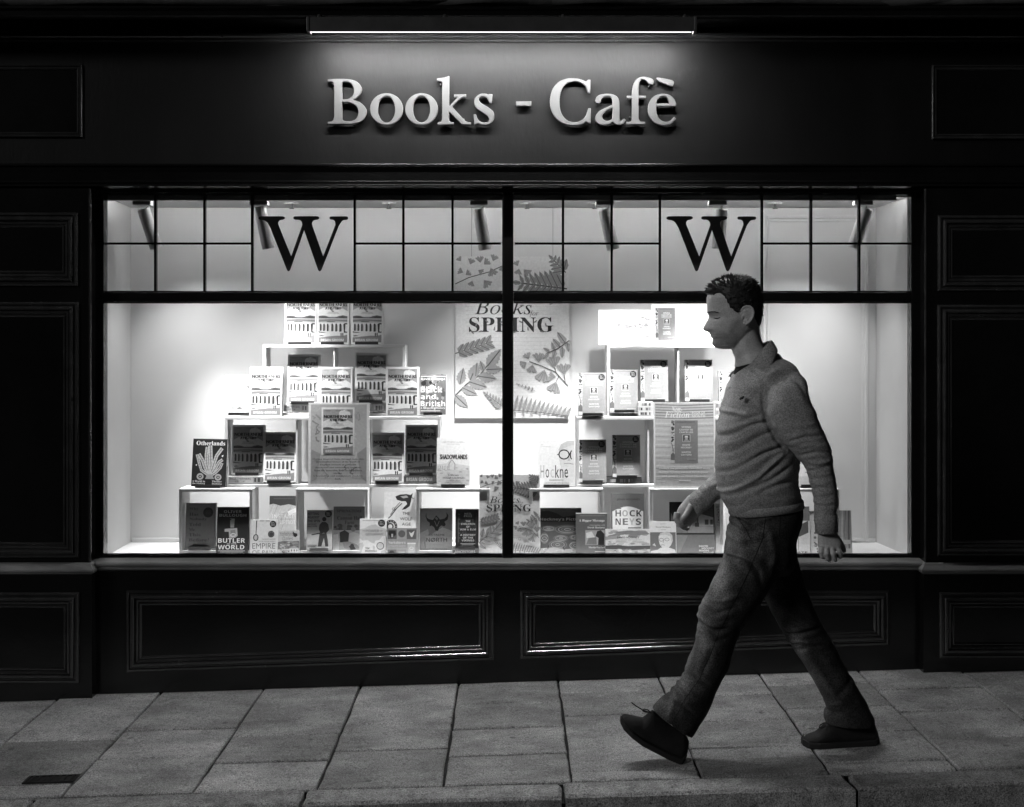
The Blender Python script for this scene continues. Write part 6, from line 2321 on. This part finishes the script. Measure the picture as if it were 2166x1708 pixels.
# ---- shoes
def shoe(st, Y, wds):
    s = bpy.data.objects.new('shoe', None)
    up, so = MB(), MB()
    U, L = [], []
    for (bx, by, tx, ty), w in zip(st, wds):
        b, t = S7(bx, by, Y), S7(tx, ty, Y)
        ring = []
        for i in range(20):
            a = 2 * math.pi * i / 20
            ca, sa = math.cos(a), math.sin(a)
            hgt = 0.5 - 0.5 * ca
            ww = w * (1.0 - 0.35 * hgt ** 2)
            ring.append(b + (t - b) * hgt + Vector((0, ww * math.copysign(abs(sa) ** .8, sa), 0)))
        U.append(ring)
        n = (t - b).normalized()
        b2 = b + n * 0.020
        L.append([b2 + Vector((0, w + .003, 0)), b2 - Vector((0, w + .003, 0)), b - n * .004 - Vector((0, w + .002, 0)), b - n * .004 + Vector((0, w + .002, 0))])
    up.rings(U)
    so.rings(L)
    um = fuse('upper', up, 0.004, 4, .5)
    o = obj('shoe', um, M['shoe'], man)
    obj('sole', so, M['sole'], o, bevel=0.004)
    return o


s1 = shoe([(462, 1600, 486, 1505), (432, 1634, 455, 1440), (352, 1600, 350, 1385), (262, 1552, 250, 1300), (182, 1508, 188, 1352), (112, 1455, 122, 1338), (62, 1408, 68, 1328), (44, 1378, 47, 1346)], -1.19, (.024, .034, .037, .040, .045, .046, .036, .014))
s2 = shoe([(1694, 1496, 1692, 1442), (1664, 1513, 1668, 1375), (1556, 1520, 1548, 1345), (1452, 1524, 1432, 1335), (1372, 1527, 1366, 1378), (1302, 1529, 1302, 1440), (1240, 1529, 1242, 1462), (1206, 1517, 1207, 1488)], -1.06, (.024, .034, .037, .040, .045, .046, .036, .014))
lc = MB()
lc.tube([S7(245, 1318, -1.205), S7(205, 1318, -1.215), S7(188, 1310, -1.222), S7(195, 1298, -1.224), S7(222, 1304, -1.222), S7(245, 1326, -1.212)], .0022, 6)
lc.tube([S7(240, 1322, -1.205), S7(190, 1305, -1.22), S7(150, 1282, -1.225), S7(116, 1256, -1.225)], .0022, 6)
obj('lace', lc, M['shirt'], s1)
lc = MB()
lc.tube([S7(1352, 1385, -1.095), S7(1325, 1400, -1.105), S7(1318, 1415, -1.108), S7(1338, 1420, -1.105), S7(1365, 1400, -1.1)], .0024, 6)
obj('lace', lc, M['sole'], s2)

# ---- hair: a close cap with rough tufts
HLX = [300, 345, 400, 470, 520, 560, 600, 640, 690, 740, 790, 850, 905, 960, 1000, 1060, 1120, 1180]
HLZ = [395, 410, 425, 400, 405, 440, 520, 600, 650, 690, 640, 580, 580, 640, 760, 850, 900, 930]
hr = MB()
hgrid = {}
zs_ = np.linspace(187, 930, 90)
NP = 96
rows = []
for z in zs_:
    row = []
    for i in range(NP):
        ph = 2 * math.pi * i / NP
        base = head_pt(z, ph)
        hx_ = (base.x / PXM + HX - 1444.0) / .1453
        lim = np.interp(hx_, HLX, HLZ) + 16 * mnoise.noise(Vector((hx_ / 22.0, z / 90.0, 4.0)))
        edge = (lim - z) / 60.0
        th = 0.0
        if edge > 0:
            th = min(1.0, edge) ** .6
            topk = np.interp(z, [185, 300, 420, 560, 930], [.011, .011, .009, .006, .003])
            th *= topk * (1 + 0.45 * mnoise.noise(Vector((hx_ / 45.0, z / 60.0, ph * 3))))
        else:
            th = -0.004
        row.append(head_pt(z, ph, th + .0004))
    rows.append(row)
hr.rings(rows, cap=True)
ho = obj('hair', hr, M['hair'], man, smooth=True)
tf = MB()
rg_ = random.Random(21)
for it in range(3400):
    z = 190 + 520 * rg_.random() ** 1.5
    ph = rg_.uniform(0, 2 * math.pi)
    b = head_pt(z, ph, .004)
    hx_ = (b.x / PXM + HX - 1444.0) / .1453
    if z > np.interp(hx_, HLX, HLZ) - 14:
        continue
    nrm = (head_pt(z, ph, .02) - b).normalized()
    L = np.interp(z, [185, 300, 420, 560, 760], [.017, .016, .011, .007, .004]) * rg_.uniform(.6, 1.25)
    # combed forwards in front, up and back on the crown
    sweep = Vector((np.interp(hx_, [330, 600, 800, 1100], [-.9, -.5, .5, .6]), rg_.uniform(-.35, .35), np.interp(hx_, [330, 500, 900, 1130], [.15, .35, .25, -.5]) + rg_.uniform(-.2, .2)))
    d = (nrm * .55 + sweep * .8).normalized()
    wt = .0026 if it < 1300 else .0012
    L *= 1.25 if it < 1300 else 1.0
    s_ = d.orthogonal().normalized() * wt
    t_ = d.cross(s_).normalized() * wt
    m_ = b + d * L * .55
    e_ = b + d * L + Vector((0, 0, -.002))
    tf.add([b + s_, b - s_ * .5 + t_, b - s_ * .5 - t_, m_ + s_ * .7, m_ - s_ * .4 + t_ * .7, m_ - s_ * .4 - t_ * .7, e_],
           [(0, 1, 4, 3), (1, 2, 5, 4), (2, 0, 3, 5), (3, 4, 6), (4, 5, 6), (5, 3, 6)])
to = obj('hair_tufts', tf, M['hair'], ho, kind='stuff')
# brows and lashes
for side in (1, -1):
    bw_ = MB()
    pts = []
    for x_, z_, d in ((382, 672, .013), (400, 664, .022), (428, 660, .032), (470, 664, .042), (505, 678, .050)):
        ph = 0
        best = min((abs(abs(head_pt(z_, a).y - YM) - d), a) for a in np.linspace(0, 1.5, 80))[1]
        p = head_pt(z_, -side * best, .0012)
        pts.append(p)
    bw_.tube(pts, [.0016, .0026, .0028, .0024, .0010], 8)
    obj('eyebrow', bw_, M['hair'], man, smooth=True)
    ls = MB()
    pts = []
    for z_, d in ((750, .020), (757, .026), (760, .032), (757, .039), (746, .046)):
        best = min((abs(abs(head_pt(z_, a).y - YM) - d), a) for a in np.linspace(0, 1.5, 80))[1]
        pts.append(head_pt(z_, -side * best, .0006))
    ls.tube(pts, [.0010, .0022, .0026, .0024, .0012], 6)
    obj('eyelash', ls, M['hair'], man, smooth=True)
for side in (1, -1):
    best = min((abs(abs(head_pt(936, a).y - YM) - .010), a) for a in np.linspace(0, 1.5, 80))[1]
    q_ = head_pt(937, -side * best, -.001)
    obj('nostril_shade', MB().blob(q_ + Vector((.004, 0, 0)), (.0050, .0032, .0024), 10, 7), M['shirt'], man, smooth=True)  # dark blob stands in for the shade inside the nose
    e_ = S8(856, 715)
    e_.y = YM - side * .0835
    obj('ear_shade', MB().blob(e_, (.0042, .004, .0075), 12, 8), M['shirt'], man, smooth=True)  # dark blob stands in for the shade in the bowl of the ear
mo = MB()
pts = []
for d in (-.021, -.014, -.006, 0, .006, .014, .021):
    best = min((abs(abs(head_pt(1004, a).y - YM) - abs(d)), a) for a in np.linspace(0, 1.5, 80))[1]
    pts.append(head_pt(1004 + 120 * abs(d), math.copysign(best, d), .0002))
mo.tube(pts, [.0005, .0011, .0014, .0014, .0014, .0011, .0005], 6)
obj('mouth_line', mo, M['shirt'], man, smooth=True)

bpy.data.scenes.remove(_tmp)
